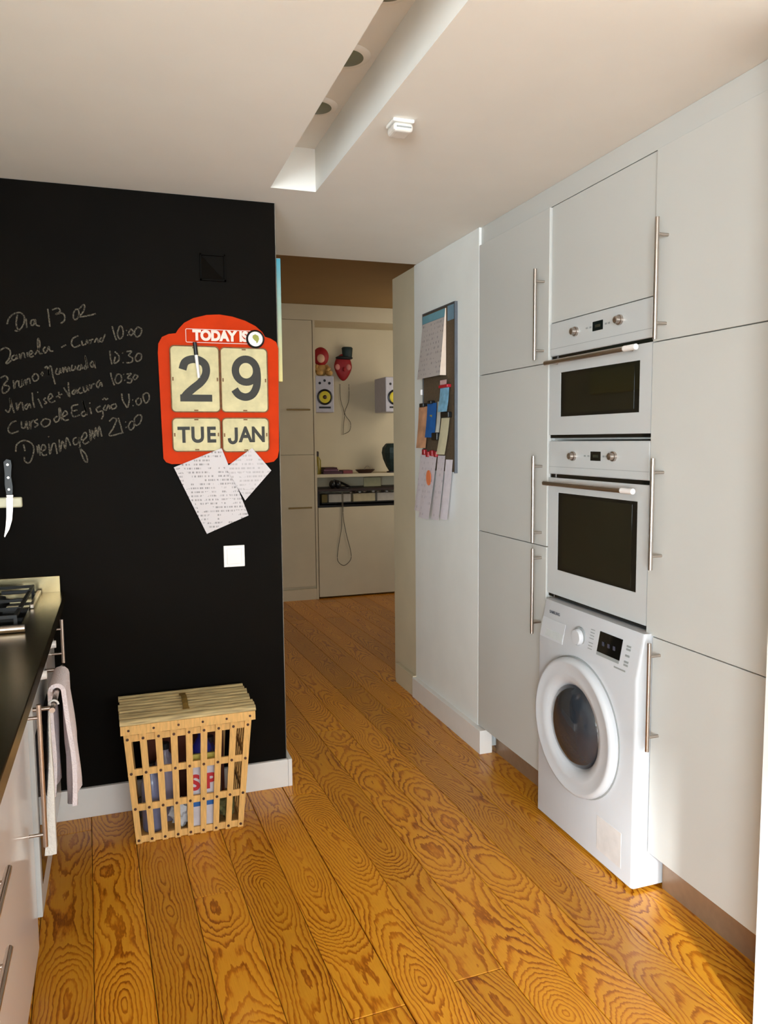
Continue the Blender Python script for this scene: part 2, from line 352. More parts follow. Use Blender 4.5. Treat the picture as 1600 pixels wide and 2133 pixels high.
CHALK=[[-358,1887,-350,1910,-332,1927,-312,1931,-300,1918,-302,1894,-313,1874,-327,1865,-333,1868],
[-322,1924,-327,1897,-325,1875,-317,1866],
[-294,1911,-293,1877],
[-267,1908,-277,1904,-279,1890,-270,1889,-263,1909,-262,1891,-249,1885],
[-220,1949,-217,1916,-215,1885],
[-205,1946,-184,1953,-178,1942,-194,1930,-173,1936,-163,1926,-165,1909,-178,1898],
[-123,1952,-132,1938,-133,1920,-125,1914,-114,1930,-115,1950,-123,1952],
[-112,1954,-96,1970,-93,1956,-104,1936,-114,1925,-87,1929,-54,1939],
[-386,1793,-368,1804,-352,1794,-356,1768,-368,1750,-361,1749,-350,1760],
[-338,1780,-348,1771,-345,1761,-335,1765,-332,1780,-329,1764],
[-322,1784,-320,1765,-314,1783,-307,1786,-304,1769],
[-296,1790,-295,1773],
[-288,1780,-278,1789,-283,1796,-290,1787,-285,1773,-275,1778],
[-271,1782,-253,1812,-255,1841,-260,1826,-255,1789,-245,1788],
[-234,1812,-241,1801,-237,1789,-228,1798,-222,1813,-219,1798,-207,1797],
[-180,1811,-163,1821],
[-119,1856,-138,1845,-144,1826,-134,1813,-113,1822],
[-108,1838,-105,1822,-93,1828,-90,1843,-87,1828],
[-80,1843,-79,1827,-76,1840,-67,1845],
[-64,1832,-55,1848,-51,1836,-46,1833],
[-38,1852,-46,1841,-37,1836,-30,1852,-24,1865],
[1,1895,7,1869,14,1844],
[26,1892,19,1869,25,1850,37,1858,40,1881,33,1897,25,1891],
[51,1883,54,1880],
[54,1865,57,1863],
[69,1888,60,1873,68,1863,77,1875,69,1888],
[93,1896,81,1879,86,1859,101,1866,107,1888,93,1896],
[-389,1695,-373,1703,-365,1691,-378,1673,-386,1654,-382,1641,-369,1647,-361,1662,-371,1669,-383,1665],
[-347,1688,-345,1658,-340,1679,-332,1687],
[-329,1687,-328,1665,-319,1669,-317,1692,-315,1669],
[-308,1692,-305,1673,-300,1692,-293,1694,-291,1677],
[-273,1714,-283,1700,-277,1686,-264,1693,-264,1708,-273,1714],
[-255,1712,-244,1715],
[-249,1721,-249,1705],
[-240,1734,-231,1739,-226,1708,-228,1729,-218,1742,-213,1705,-206,1675],
[-197,1735,-203,1716,-192,1714,-187,1734,-185,1716],
[-178,1739,-177,1719,-169,1739,-164,1722,-157,1740,-153,1724],
[-145,1748,-147,1728,-136,1733,-134,1745],
[-121,1748,-128,1732,-117,1732,-114,1750,-110,1733],
[-97,1749,-105,1737,-95,1737,-98,1783,-91,1738],
[-73,1764,-82,1752,-74,1741,-66,1763,-67,1753,-64,1737],
[-11,1804,-9,1777,-5,1753],
[7,1801,21,1786,19,1767,3,1758,8,1782],
[33,1797,36,1795],
[34,1762,37,1759],
[49,1802,68,1804,56,1787,70,1779,66,1763,47,1760],
[90,1797,80,1780,86,1766,101,1776,101,1794,90,1797],
[-379,1581,-368,1573,-360,1596,-362,1623,-356,1596,-349,1569],
[-341,1607,-339,1580,-331,1602,-322,1607,-319,1578],
[-303,1605,-314,1592,-308,1584,-297,1603,-293,1586],
[-286,1644,-285,1615,-281,1589],
[-268,1622,-261,1607,-255,1588],
[-269,1646,-266,1645],
[-241,1626,-248,1618,-239,1608,-247,1603],
[-232,1618,-218,1629,-224,1641,-234,1623,-224,1609,-209,1615],
[-206,1628,-184,1640],
[-196,1648,-193,1624],
[-178,1664,-168,1646,-159,1630,-161,1657,-161,1684],
[-140,1657,-150,1646,-143,1640,-134,1657,-132,1642],
[-119,1665,-129,1654,-122,1644,-112,1648],
[-110,1669,-107,1649,-98,1657,-97,1673,-92,1653],
[-87,1677,-84,1661,-79,1675,-68,1681],
[-51,1694,-63,1677,-57,1665,-47,1685,-43,1669],
[-11,1722,-7,1697,1,1675],
[13,1718,4,1698,11,1682,25,1690,26,1712,13,1718],
[34,1717,37,1715],
[37,1695,40,1693],
[46,1717,63,1720,49,1703,64,1699,60,1686,46,1686],
[76,1717,69,1702,78,1698,87,1711,76,1717],
[-344,1541,-361,1533,-373,1510,-363,1495,-338,1504],
[-327,1540,-327,1517,-316,1517,-311,1540,-307,1509],
[-300,1540,-299,1509,-295,1534,-285,1544],
[-272,1548,-283,1537,-271,1528,-284,1517],
[-251,1548,-261,1533,-252,1519,-234,1527,-231,1544,-249,1549],
[-204,1559,-216,1548,-211,1536,-198,1548,-198,1582,-193,1585,-190,1543],
[-188,1555,-170,1565,-176,1578,-188,1559,-180,1543,-165,1546],
[-130,1602,-152,1595,-151,1578,-134,1582],
[-151,1578,-155,1570,-148,1556,-126,1563],
[-108,1578,-120,1570,-115,1558,-104,1570,-114,1616,-101,1562],
[-90,1590,-85,1566],
[-91,1609,-88,1606],
[-52,1597,-67,1587,-62,1574,-47,1578,-44,1562,-51,1547],
[-33,1601,-42,1586,-33,1581,-23,1601,-19,1585],
[-44,1620,-36,1626,-31,1621,-24,1626],
[-2,1606,-14,1597,-9,1585,5,1594,0,1607],
[26,1644,29,1617,44,1590],
[51,1644,52,1617,46,1592],
[63,1621,66,1619],
[64,1600,67,1597],
[88,1630,77,1618,82,1601,96,1610,94,1627],
[115,1648,103,1637,111,1609,125,1622,124,1643,115,1648],
[-351,1428,-347,1454,-324,1469,-300,1461,-290,1439,-299,1401,-310,1386,-322,1393,-324,1409],
[-324,1454,-320,1430],
[-280,1450,-276,1421],
[-273,1454,-270,1413],
[-267,1427,-250,1438,-256,1454,-266,1439,-261,1415,-246,1416],
[-238,1457,-236,1418,-227,1451,-217,1456,-211,1418],
[-239,1484,-236,1481],
[-202,1472,-201,1426,-191,1466,-182,1437,-176,1479,-163,1448],
[-141,1479,-153,1472,-150,1452,-135,1460,-132,1479,-129,1429,-117,1391,-107,1388,-111,1414,-134,1443],
[-124,1463,-105,1483,-111,1498,-124,1475,-114,1455,-98,1463],
[-94,1509,-92,1466,-85,1506,-79,1474,-72,1516,-66,1482,-60,1521,-52,1482],
[-23,1539,-8,1552,3,1544,-10,1513,-25,1490,-15,1485,27,1497],
[10,1552,18,1520,23,1497],
[34,1537,37,1535],
[35,1517,38,1515],
[55,1539,45,1521,53,1506,65,1517,66,1536,55,1539],
[82,1564,68,1548,72,1524,88,1532,95,1559,82,1564]]

# ================================================================ structure
W = 1.5645          # plane of the tall cabinet fronts
YB = 3.127          # chalkboard wall plane
CZ = 2.40
fl = sbox('floor', (-0.9, -3.75, -0.06), (3.3, 7.4, -0.022), GAPM)
SLOPE = 0.0347
def seam_x(k, y): return -0.124 + 0.1513*k - SLOPE*(y - 2.4)
fixed = {4: [1.75], 6: [1.79], 2: [2.42], -1: [3.0], 5: [3.02]}
random.seed(11)
for k in range(-6, 22):
    yend = 3.26 if seam_x(k+1, 3.1) < 0.62 else 6.95
    ystart = -1.7 if k > 4 else -1.2
    cuts = [ystart]; y = ystart + random.uniform(0.6, 2.2)
    fx = fixed.get(k)
    if fx: cuts += [fx[0]-2.3] if fx[0]-2.3 > ystart+0.3 else []; cuts += fx; y = fx[0] + random.uniform(2.0, 2.8)
    while y < yend - 0.3:
        if not fx and 1.3 < y < 2.9: y += 1.4; continue
        cuts.append(y); y += random.uniform(1.7, 3.0)
    cuts.append(yend)
    for a, b in zip(cuts, cuts[1:]):
        bm = bbox(nb(), (0.0009, 0.0006, -0.021), (0.1504 - (0.0022 if k == 4 else 0.0004 if k % 3 == 0 else 0), b-a-0.0006, 0.0), 0.0013, 1)
        o = obj('floorboard', bm, FLOOR, fl, origin=(0, 0, 0))
        o.location = Vector((seam_x(k, a), a, 0)) - fl.location; o.rotation_euler = (0, 0, SLOPE)

# ceiling with the sunken light slot
S0, S1, SY, SZ = 0.579, 0.752, 2.945, 2.557
bm = nb()
bbox(bm, (-0.9, -3.75, CZ), (S0, 3.97, 2.72)); bbox(bm, (S1, -3.75, CZ), (2.35, 3.97, 2.72))
bbox(bm, (S0, SY, CZ), (S1, 3.97, 2.72)); bbox(bm, (S0, -3.75, SZ), (S1, SY, 2.72))
struct('ceiling', bm, WHITE_PAINT)
sbox('ceiling', (0.5, 3.972, 2.668), (3.3, 7.4, 2.75), HALL_SHADE_TAN)
wc = sbox('wall_front', (-0.9, YB, 0), (0.6285, 3.27, CZ-0.001), CHALKBOARD)
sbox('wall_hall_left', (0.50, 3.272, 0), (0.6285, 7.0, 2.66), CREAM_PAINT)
sbox('trim_1', (0.6287, YB+0.0005, 0), (0.6312, 3.27, CZ-0.001), M('worn_corner_bead', (120, 112, 100), 0.8, var=0.5, scale=9, stretch=(1, 1, 1)))
sbox('wall_left', (-0.98, 0.15, 0), (-0.88, YB-0.001, CZ-0.001), WALL_WHITE)
sbox('wall_far_left', (-4.1, -3.75, 0), (-4.0, 0.15, CZ-0.001), WALL_WHITE)
sbox('wall_living_room', (-4.0, 0.15, 0), (-0.981, 0.25, CZ-0.001), WALL_WHITE)
sbox('floor', (-4.1, -3.75, -0.06), (-0.92, 0.149, 0.0), FLOOR)
sbox('ceiling', (-4.1, -3.75, CZ), (-0.91, 0.149, 2.5), WHITE_PAINT)
sbox('wall_right', (2.25, -3.75, 0), (2.35, 4.0, CZ-0.001), WALL_WHITE)
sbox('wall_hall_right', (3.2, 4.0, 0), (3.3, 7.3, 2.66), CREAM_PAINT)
sbox('wall_chase', (W, 3.203, 0), (2.24, 4.0, CZ-0.001), WALL_WHITE)
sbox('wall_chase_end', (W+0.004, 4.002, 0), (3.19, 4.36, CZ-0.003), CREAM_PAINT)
sbox('wall_near_right', (1.432, 0.75, 0), (2.24, 1.388, CZ-0.001), WALL_WHITE)
# skirtings
sbox('baseboard_front', (-0.30, YB-0.017, 0), (0.6335, YB-0.0005, 0.118), SKIRT, bevel=0.002)
sbox('baseboard_front_return', (0.634, YB-0.017, 0), (0.651, 3.9, 0.118), SKIRT, bevel=0.002)
sbox('baseboard_right', (1.539, 3.128, 0), (1.603, 3.995, 0.112), SKIRT, bevel=0.002)
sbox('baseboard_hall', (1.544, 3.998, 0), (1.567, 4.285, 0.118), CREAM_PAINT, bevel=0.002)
# wall behind the camera with its window
bm = nb()
wx0, wx1, wz0, wz1 = -0.75, 1.95, 0.60, 2.28
bbox(bm, (-1.2, -3.75, 0), (wx0, -3.6, CZ)); bbox(bm, (-4.0, -3.75, 0), (-3.6, -3.6, CZ)); bbox(bm, (-3.6, -3.75, 0), (-1.2, -3.6, 0.4)); bbox(bm, (-3.6, -3.75, 2.3), (-1.2, -3.6, CZ)); bbox(bm, (wx1, -3.75, 0), (2.25, -3.6, CZ))
bbox(bm, (wx0, -3.75, 0), (wx1, -3.6, wz0)); bbox(bm, (wx0, -3.75, wz1), (wx1, -3.6, CZ))
struct('wall_back', bm, WALL_WHITE)
bm = nb()
for x in (wx0, 0.70, wx1-0.05): bbox(bm, (x, -3.72, wz0), (x+0.05, -3.67, wz1))
for z in (wz0, wz1-0.05): bbox(bm, (wx0, -3.72, z), (wx1, -3.67, z+0.05))
struct('window_1', bm, SKIRT)
bm = nb()
for x in (-3.6, -2.42, -1.25): bbox(bm, (x, -3.74, 0.4), (x+0.05, -3.70, 2.3))
for z in (0.4, 2.25): bbox(bm, (-3.6, -3.74, z), (-1.2, -3.70, z+0.05))
struct('window_2', bm, SKIRT)
t = thing('sun_mask', (-2.4, -3.78, 0.4), 'unseen wide white panel closing the window behind the camera at the left', 'sun mask')  # unseen panel, closes the left window against the sun
box('panel', (-3.7, -3.80, 0.3), (-1.1, -3.79, 2.38), WALL_WHITE, t)
# added opaque panels out of view; their gap shapes the sun beam
bl = thing('sun_mask', (0.28, -3.78, wz0), 'unseen white mask panels shaping the sun beam behind the camera', 'sun mask')
box('panel', (-0.85, -3.80, 0.5), (SUNX0, -3.79, 2.35), WALL_WHITE, bl)
box('panel', (SUNX1, -3.80, 0.5), (2.05, -3.79, 2.35), WALL_WHITE, bl)
box('panel', (SUNX0, -3.80, SUNZ1), (SUNX1, -3.79, 2.35), WALL_WHITE, bl)
box('panel', (SUNX0, -3.80, 0.5), (SUNX1, -3.79, SUNZ0), WALL_WHITE, bl)

# chalk writing
bm = nb(); random.seed(3)
for s in CHALK:
    p = [(s[i]/1000, s[i+1]/1000) for i in range(0, len(s), 2)]
    ribbon(bm, spline(p, 5), 0.0052, YB)
o = obj('chalk_writing', bm, CHALKM, wc); o['label'] = 'handwritten white chalk list of appointments'

# painted-over vent cover
v = thing('vent_cover', (0.380, YB, 2.082), 'square black vent cover high on the chalkboard wall, folded along its diagonal', 'vent')
bm = nb()
x0, x1, z0, z1 = 0.331, 0.429, 2.082, 2.184
for lo, hi in (((x0, z0), (x1, z0+0.006)), ((x0, z1-0.006), (x1, z1)), ((x0, z0), (x0+0.006, z1)), ((x1-0.006, z0), (x1, z1))):
    bbox(bm, (lo[0], YB-0.012, lo[1]), (hi[0], YB-0.0003, hi[1]))
obj('frame', bm, CHALKBOARD, v)
bm = nb()
P = [bm.verts.new(c) for c in ((x0+0.006, YB-0.004, z1-0.006), (x1-0.006, YB-0.004, z0+0.006), (x0+0.006, YB-0.020, z0+0.006), (x0+0.006, YB-0.0005, z1-0.006), (x1-0.006, YB-0.0005, z0+0.006), (x0+0.006, YB-0.0005, z0+0.006))]
bm.faces.new(P[0:3]); bm.faces.new(P[3:6]); bm.faces.new((P[0], P[1], P[4], P[3])); bm.faces.new((P[1], P[2], P[5], P[4])); bm.faces.new((P[2], P[0], P[3], P[5]))
obj('flap', bm, CHALKBOARD, v)

# ---------------------------------------------------------------- ceiling lamps in the slot, detector
for y, lb in ((2.575, 'recessed round ceiling lamp in the slot, nearest the chalkboard wall'), (2.225, 'recessed round ceiling lamp in the slot, middle one of the three'), (1.872, 'recessed round ceiling lamp in the slot, cut by the top of the photo')):
    t = thing('recessed_lamp', (0.664, y, SZ), lb, 'lamp', 'recessed lamps in the ceiling slot')
    sm(obj('ring', blathe(nb(), [(0.047, 0.0), (0.050, -0.007), (0.064, -0.006), (0.072, -0.0005)], (0.664, y, SZ), 'z'), WHITE_PAINT, t))
    sm(obj('lamp_glass', blathe(nb(), [(0.0505, -0.0072), (0.046, -0.0085), (0.02, -0.0105)], (0.664, y, SZ), 'z'), LAMPG, t))
t = thing('smoke_detector', (0.835, 2.24, CZ), 'small square white smoke detector on the ceiling right of the slot', 'smoke detector')
obj('base', bbox(nb(), (0.802, 2.208, CZ-0.010), (0.868, 2.278, CZ-0.0003), 0.003), WHITE_PAINT, t)
obj('cover', bbox(nb(), (0.804, 2.210, CZ-0.036), (0.866, 2.276, CZ-0.0102), 0.010, 3), M('detector_white', (222, 214, 204), 0.6), t)
obj('vent_slot', bbox(nb(), (0.812, 2.2085, CZ-0.026), (0.858, 2.2102, CZ-0.022)), WASHG, t)

# ---------------------------------------------------------------- calendar sign
sg = thing('calendar_sign', (0.395, YB, 1.372), 'red enamel perpetual calendar sign with cream cards on the black chalkboard wall', 'sign')
out = [(0.170, 1.395), (0.180, 1.380), (0.200, 1.373), (0.575, 1.371), (0.602, 1.376), (0.618, 1.392), (0.624, 1.42), (0.630, 1.83), (0.622, 1.855), (0.600, 1.868), (0.578, 1.874), (0.566, 1.893), (0.54, 1.915), (0.50, 1.934), (0.45, 1.948), (0.40, 1.954), (0.35, 1.950), (0.30, 1.936), (0.265, 1.917), (0.243, 1.893), (0.232, 1.876), (0.205, 1.872), (0.180, 1.860), (0.166, 1.835), (0.163, 1.80)]
bm = bpoly(nb(), out, 'y', YB-0.012, YB-0.0004)
f = [f for f in bm.faces if all(abs(v.co.y-(YB-0.012)) < 1e-6 for v in f.verts)]
bmesh.ops.inset_region(bm, faces=f, thickness=0.006, depth=0.004)
sm(obj('backplate', bm, RED, sg), 30)
def rim(name, x0, x1, z0, z1, r, wdt, mat, y0, y1, par):
    bm = nb(); a = rrect(x0, x1, z0, z1, r); b = rrect(x0+wdt, x1-wdt, z0+wdt, z1-wdt, max(r-wdt, 0.001)); n = len(a)
    V = [[bm.verts.new((p[0], y, p[1])) for p in q] for q, y in ((a, y0), (a, y1), (b, y1), (b, y0))]
    for i in range(n):
        for j in range(3): bm.faces.new((V[j][i], V[j][(i+1) % n], V[j+1][(i+1) % n], V[j+1][i]))
    return obj(name, bm, mat, par)
YS = YB - 0.0165
for (x0, x1, z0, z1) in ((0.209, 0.390, 1.577, 1.826), (0.400, 0.580, 1.577, 1.824), (0.209, 0.388, 1.424, 1.549), (0.400, 0.580, 1.420, 1.549)):
    rim('card_rim', x0-0.004, x1+0.004, z0-0.004, z1+0.004, 0.018, 0.004, RUST, YB-0.0155, YB-0.0225, sg)
    c = obj('card', bpoly(nb(), rrect(x0, x1, z0, z1, 0.015), 'y', YS-0.003, YS+0.001), CARD, sg)
    xm = (x0+x1)/2; zm = (z0+z1)/2
    for (cx, cz, w_, h_) in ((xm, z0+0.004, 0.016, 0.005), (xm, z1-0.004, 0.016, 0.005), (x0+0.006, zm, 0.005, 0.014), (x1-0.006, zm, 0.005, 0.014)):
        box('rust_mark', (cx-w_/2, YS-0.0036, cz-h_/2), (cx+w_/2, YS-0.003, cz+h_/2), RUST, c)
bm = nb()
two = [(0.252, 1.738), (0.262, 1.765), (0.285, 1.777), (0.312, 1.776), (0.335, 1.762), (0.342, 1.738), (0.336, 1.712), (0.318, 1.688), (0.293, 1.668), (0.270, 1.648), (0.256, 1.632)]
ribbon(bm, spline(two, 6), 0.030, YS-0.0032); bbox(bm, (0.240, YS-0.0037, 1.615), (0.362, YS-0.0032, 1.642))
obj('digit_two', bm, INK, sg)
bm = nb()
ring = [(0.497+0.042*math.cos(a), 1.738+0.045*math.sin(a)) for a in [2*PI*k/36 for k in range(37)]]
ribbon(bm, ring, 0.029, YS-0.0032)
tail = [(0.538, 1.75), (0.541, 1.715), (0.537, 1.675), (0.520, 1.645), (0.493, 1.634), (0.466, 1.643), (0.450, 1.664)]
ribbon(bm, spline(tail, 6), 0.030, YS-0.0034)
obj('digit_nine', bm, INK, sg)
for s_, x_ in (('T', 0.249), ('U', 0.302), ('E', 0.354), ('A', 0.489), ('N', 0.540)): text('letter', s_, INK, sg, 0.084, (x_, YS-0.0036, 1.483), offset=0.0028, sx=0.88)
bm = nb(); ribbon(bm, spline([(0.452, 1.514), (0.452, 1.475), (0.449, 1.460), (0.438, 1.4535), (0.427, 1.459), (0.424, 1.472)], 6), 0.0125, YS-0.0032); obj('letter', bm, INK, sg)
rim('title_frame', 0.268, 0.545, 1.842, 1.895, 0.006, 0.0022, WHITEINK, YB-0.0160, YB-0.0168, sg)
text('title_lettering', 'TODAY IS', WHITEINK, sg, 0.052, (0.402, YB-0.0168, 1.869), offset=0.0030, sx=0.92)
t = thing('round_magnet', (0.534, YB-0.0165, 1.845), 'round white fridge magnet with a green leaf and black rim on the red sign', 'magnet')
sm(obj('rim', blathe(nb(), [(0.033, 0), (0.036, -0.003), (0.036, -0.010), (0.032, -0.014), (0.029, -0.012)], (0.536, YB-0.0166, 1.862), 'y'), BLACKP, t))
sm(obj('face', blathe(nb(), [(0.029, -0.0121), (0.027, -0.0142), (0.010, -0.0150)], (0.536, YB-0.0166, 1.862), 'y'), SWITCH, t))
bm = bpoly(nb(), [(0.525, 1.875), (0.535, 1.880), (0.547, 1.874), (0.550, 1.862), (0.545, 1.850), (0.540, 1.844), (0.538, 1.852), (0.530, 1.858), (0.524, 1.866)], 'y', YB-0.0330, YB-0.0318)
obj('leaf_print', bm, M('olive_green', (150, 150, 60), 0.6), t)
t = thing('chalk_pen', (0.305, YB-0.020, 1.706), 'white chalk pen with black cap hanging over the numeral two of the sign', 'pen')
cyl('barrel', (0.312, YB-0.029, 1.706), (0.3045, YB-0.029, 1.793), 0.0055, SWITCH, t, 14, 0.0068)
cyl('cap', (0.3045, YB-0.029, 1.7932), (0.3005, YB-0.029, 1.842), 0.0078, BLACKP, t, 14)
tag(sheet('printed_sheet', [(0.207, YB-0.0185, 1.360), (0.392, YB-0.026, 1.433), (0.494, YB-0.014, 1.160), (0.327, YB-0.010, 1.092)], PRINTED, None, bow=-0.004), 'large tilted printed sheet hanging from the left half of the red sign', 'paper', 'papers hanging under the calendar sign')
s2 = sheet('folded_note', [(0.405, YB-0.0290, 1.356), (0.512, YB-0.0285, 1.432), (0.590, YB-0.0185, 1.340), (0.480, YB-0.0275, 1.222)], PRINTED2, None, bow=-0.004)
tag(s2, 'smaller creased white note hanging from the right half of the red sign', 'paper', 'papers hanging under the calendar sign')
# printed column blocks on the big sheet (flat print)

# light switch
t = thing('light_switch', (0.434, YB, 0.950), 'white square light switch below the calendar sign on the black wall', 'light switch')
box('plate', (0.391, YB-0.009, 0.953), (0.475, YB-0.0004, 1.040), SWITCH, t, 0.002)
box('rocker', (0.403, YB-0.0125, 0.965), (0.463, YB-0.0092, 1.028), SWITCH, t, 0.0015)

# knife rail and knife
t = thing('knife_rail', (-0.50, YB, 1.222), 'short white magnetic knife rail on the black wall at the left edge', 'knife rack')
box('rail', (-0.68, YB-0.022, 1.224), (-0.337, YB-0.0004, 1.262), M('rail_white_plastic', (222, 214, 180), 0.35), t, 0.006, 3)
t = thing('kitchen_knife', (-0.375, YB-0.024, 1.117), 'kitchen knife with riveted black handle stuck on the white rail', 'knife')
bm = bpoly(nb(), [(-0.366, 1.262), (-0.368, 1.225), (-0.373, 1.180), (-0.384, 1.145), (-0.400, 1.117), (-0.402, 1.120), (-0.396, 1.150), (-0.391, 1.190), (-0.389, 1.235), (-0.388, 1.262)], 'y', YB-0.0262, YB-0.0228)
obj('blade', bm, CHROME, t)
obj('bolster', bbox(nb(), (-0.388, YB-0.029, 1.262), (-0.364, YB-0.0225, 1.273), 0.002), CHROME, t)
obj('handle', bpoly(nb(), [(-0.386, 1.2735), (-0.366, 1.2735), (-0.364, 1.30), (-0.368, 1.34), (-0.364, 1.38), (-0.366, 1.398), (-0.380, 1.402), (-0.390, 1.392), (-0.388, 1.35), (-0.390, 1.31)], 'y', YB-0.034, YB-0.020), BLACKP, t)
for z in (1.292, 1.335, 1.382): cyl('rivet', (-0.377, YB-0.0346, z), (-0.377, YB-0.0336, z), 0.0042, CHROME, t, 10)

# canvas on the hall side of the chalkboard wall, seen from its edge
m, nt, b = newmat('canvas_edge_paint')
tc = N(nt, 'ShaderNodeTexCoord'); sp = N(nt, 'ShaderNodeSeparateXYZ'); nt.links.new(tc.outputs['Object'], sp.inputs[0])
rp = N(nt, 'ShaderNodeValToRGB'); cr = rp.color_ramp
nt.links.new(math_n(nt, 'MULTIPLY', sp.outputs['Z'], 1/0.49), rp.inputs['Fac'])
for i, (p_, c_) in enumerate(((0.0, (222, 202, 130)), (0.26, (214, 196, 130)), (0.29, (40, 130, 130)), (0.62, (40, 128, 140)), (0.66, (190, 200, 195)), (0.78, (120, 170, 180)), (0.92, (45, 140, 160)), (1.0, (60, 150, 170)))):
    e = cr.elements[0] if i == 0 else (cr.elements[1] if i == 7 else cr.elements.new(p_)); e.position = p_; e.color = lin(c_)
nt.links.new(rp.outputs['Color'], b.inputs['Base Color']); b.inputs['Roughness'].default_value = 0.7
tag(box('canvas_painting', (0.6335, 3.140, 1.700), (0.6515, 3.70, 2.190), m, None, 0.002), 'canvas with teal, white and cream edge on the hall side of the black wall', 'painting')

# ================================================================ tall cabinets on the right
def bar_handle(par, p0, p1, r, posts, sx, mat=CHROME):
    """bar with two posts going to x = sx; handle is a sub-part tree: bar mesh includes posts"""
    bm = nb(); bcyl(bm, p0, p1, r, 14)
    for q in posts: bcyl(bm, (q[0]+r*0.5, q[1], q[2]), (sx, q[1], q[2]), r*0.72, 10)
    return sm(obj('handle', bm, mat, par))
def tall_cab(y0, y1, front, splits, label, handles, carc=0.58, z0c=0.132, z1c=2.322, kind='tall_cabinet'):
    t = thing(kind, ((front+front+carc)/2, (y0+y1)/2, z0c), label, 'cabinet', 'tall built-in kitchen cabinets on the right')
    box('carcass', (front+0.020, y0+0.001, z0c), (front+carc, y1-0.001, z1c), LACQ, t)
    for (a, b_), h in zip(splits, handles):
        d = obj('door', bbox(nb(), (front, y0+0.0015, a+0.0015), (front+0.0185, y1-0.0015, b_-0.0015), 0.0012, 1), LACQ, t)
        if h:
            hy, z0, z1, pz = h
            bar_handle(d, (front-0.040, hy, z0), (front-0.040, hy, z1), 0.0065, [(front-0.040, hy, pz[0]), (front-0.040, hy, pz[1])], front+0.001)
    return t
tall_cab(2.602, 3.200, W, ((0.115, 1.040), (1.040, 1.745), (1.745, 2.321)),
         'tall white cabinet with three doors between the notice board wall and the ovens',
         ((2.639, 0.692, 1.030, (0.735, 0.992)), (2.641, 1.054, 1.392, (1.092, 1.352)), (2.639, 1.759, 2.100, (1.795, 2.055))))
tall_cab(1.395, 1.966, W, ((0.130, 0.8385),), 'lower one-door part of the tall white cabinet beside the washing machine', ((1.928, 0.486, 0.830, (0.531, 0.788)),), z1c=0.838, kind='base_cabinet')  # lower part of the three-door tall cabinet, modelled apart
tall_cab(1.395, 1.998, W, ((0.8385, 1.750), (1.750, 2.321)), 'upper two-door part of the tall white cabinet right of the ovens',
         ((1.933, 1.057, 1.397, (1.099, 1.354)), (1.938, 1.751, 2.104, (1.799, 2.056))), z0c=0.840)
# oven column housing
F2 = W + 0.010
t = thing('oven_housing', (1.86, 2.30, 0.855), 'white housing column holding both ovens, with one plain door on top', 'cabinet', 'tall built-in kitchen cabinets on the right')
bm = nb()
bbox(bm, (F2+0.022, 2.0005, 0.862), (2.14, 2.018, 2.322)); bbox(bm, (F2+0.022, 2.582, 0.862), (2.14, 2.600, 2.322))
bbox(bm, (F2+0.022, 2.018, 1.455), (2.14, 2.582, 1.462)); bbox(bm, (F2+0.022, 2.018, 1.893), (2.14, 2.582, 1.910)); bbox(bm, (F2+0.022, 2.018, 2.305), (2.14, 2.582, 2.322)); bbox(bm, (2.12, 2.018, 0.862), (2.14, 2.582, 2.305))
obj('carcass', bm, LACQ, t)
obj('door', bbox(nb(), (F2, 2.0015, 1.8935), (F2+0.0185, 2.5995, 2.320), 0.0012, 1), LACQ, t)
# filler strip under the ceiling
sbox('trim_2', (W+0.012, 1.39, 2.3235), (W+0.035, 3.2025, CZ-0.001), LACQ)
sbox('trim_3', (1.622, 2.606, 0.0), (1.632, 3.125, 0.121), TOE)
sbox('trim_4', (1.622, 1.392, 0.0), (1.632, 1.960, 0.121), TOE)

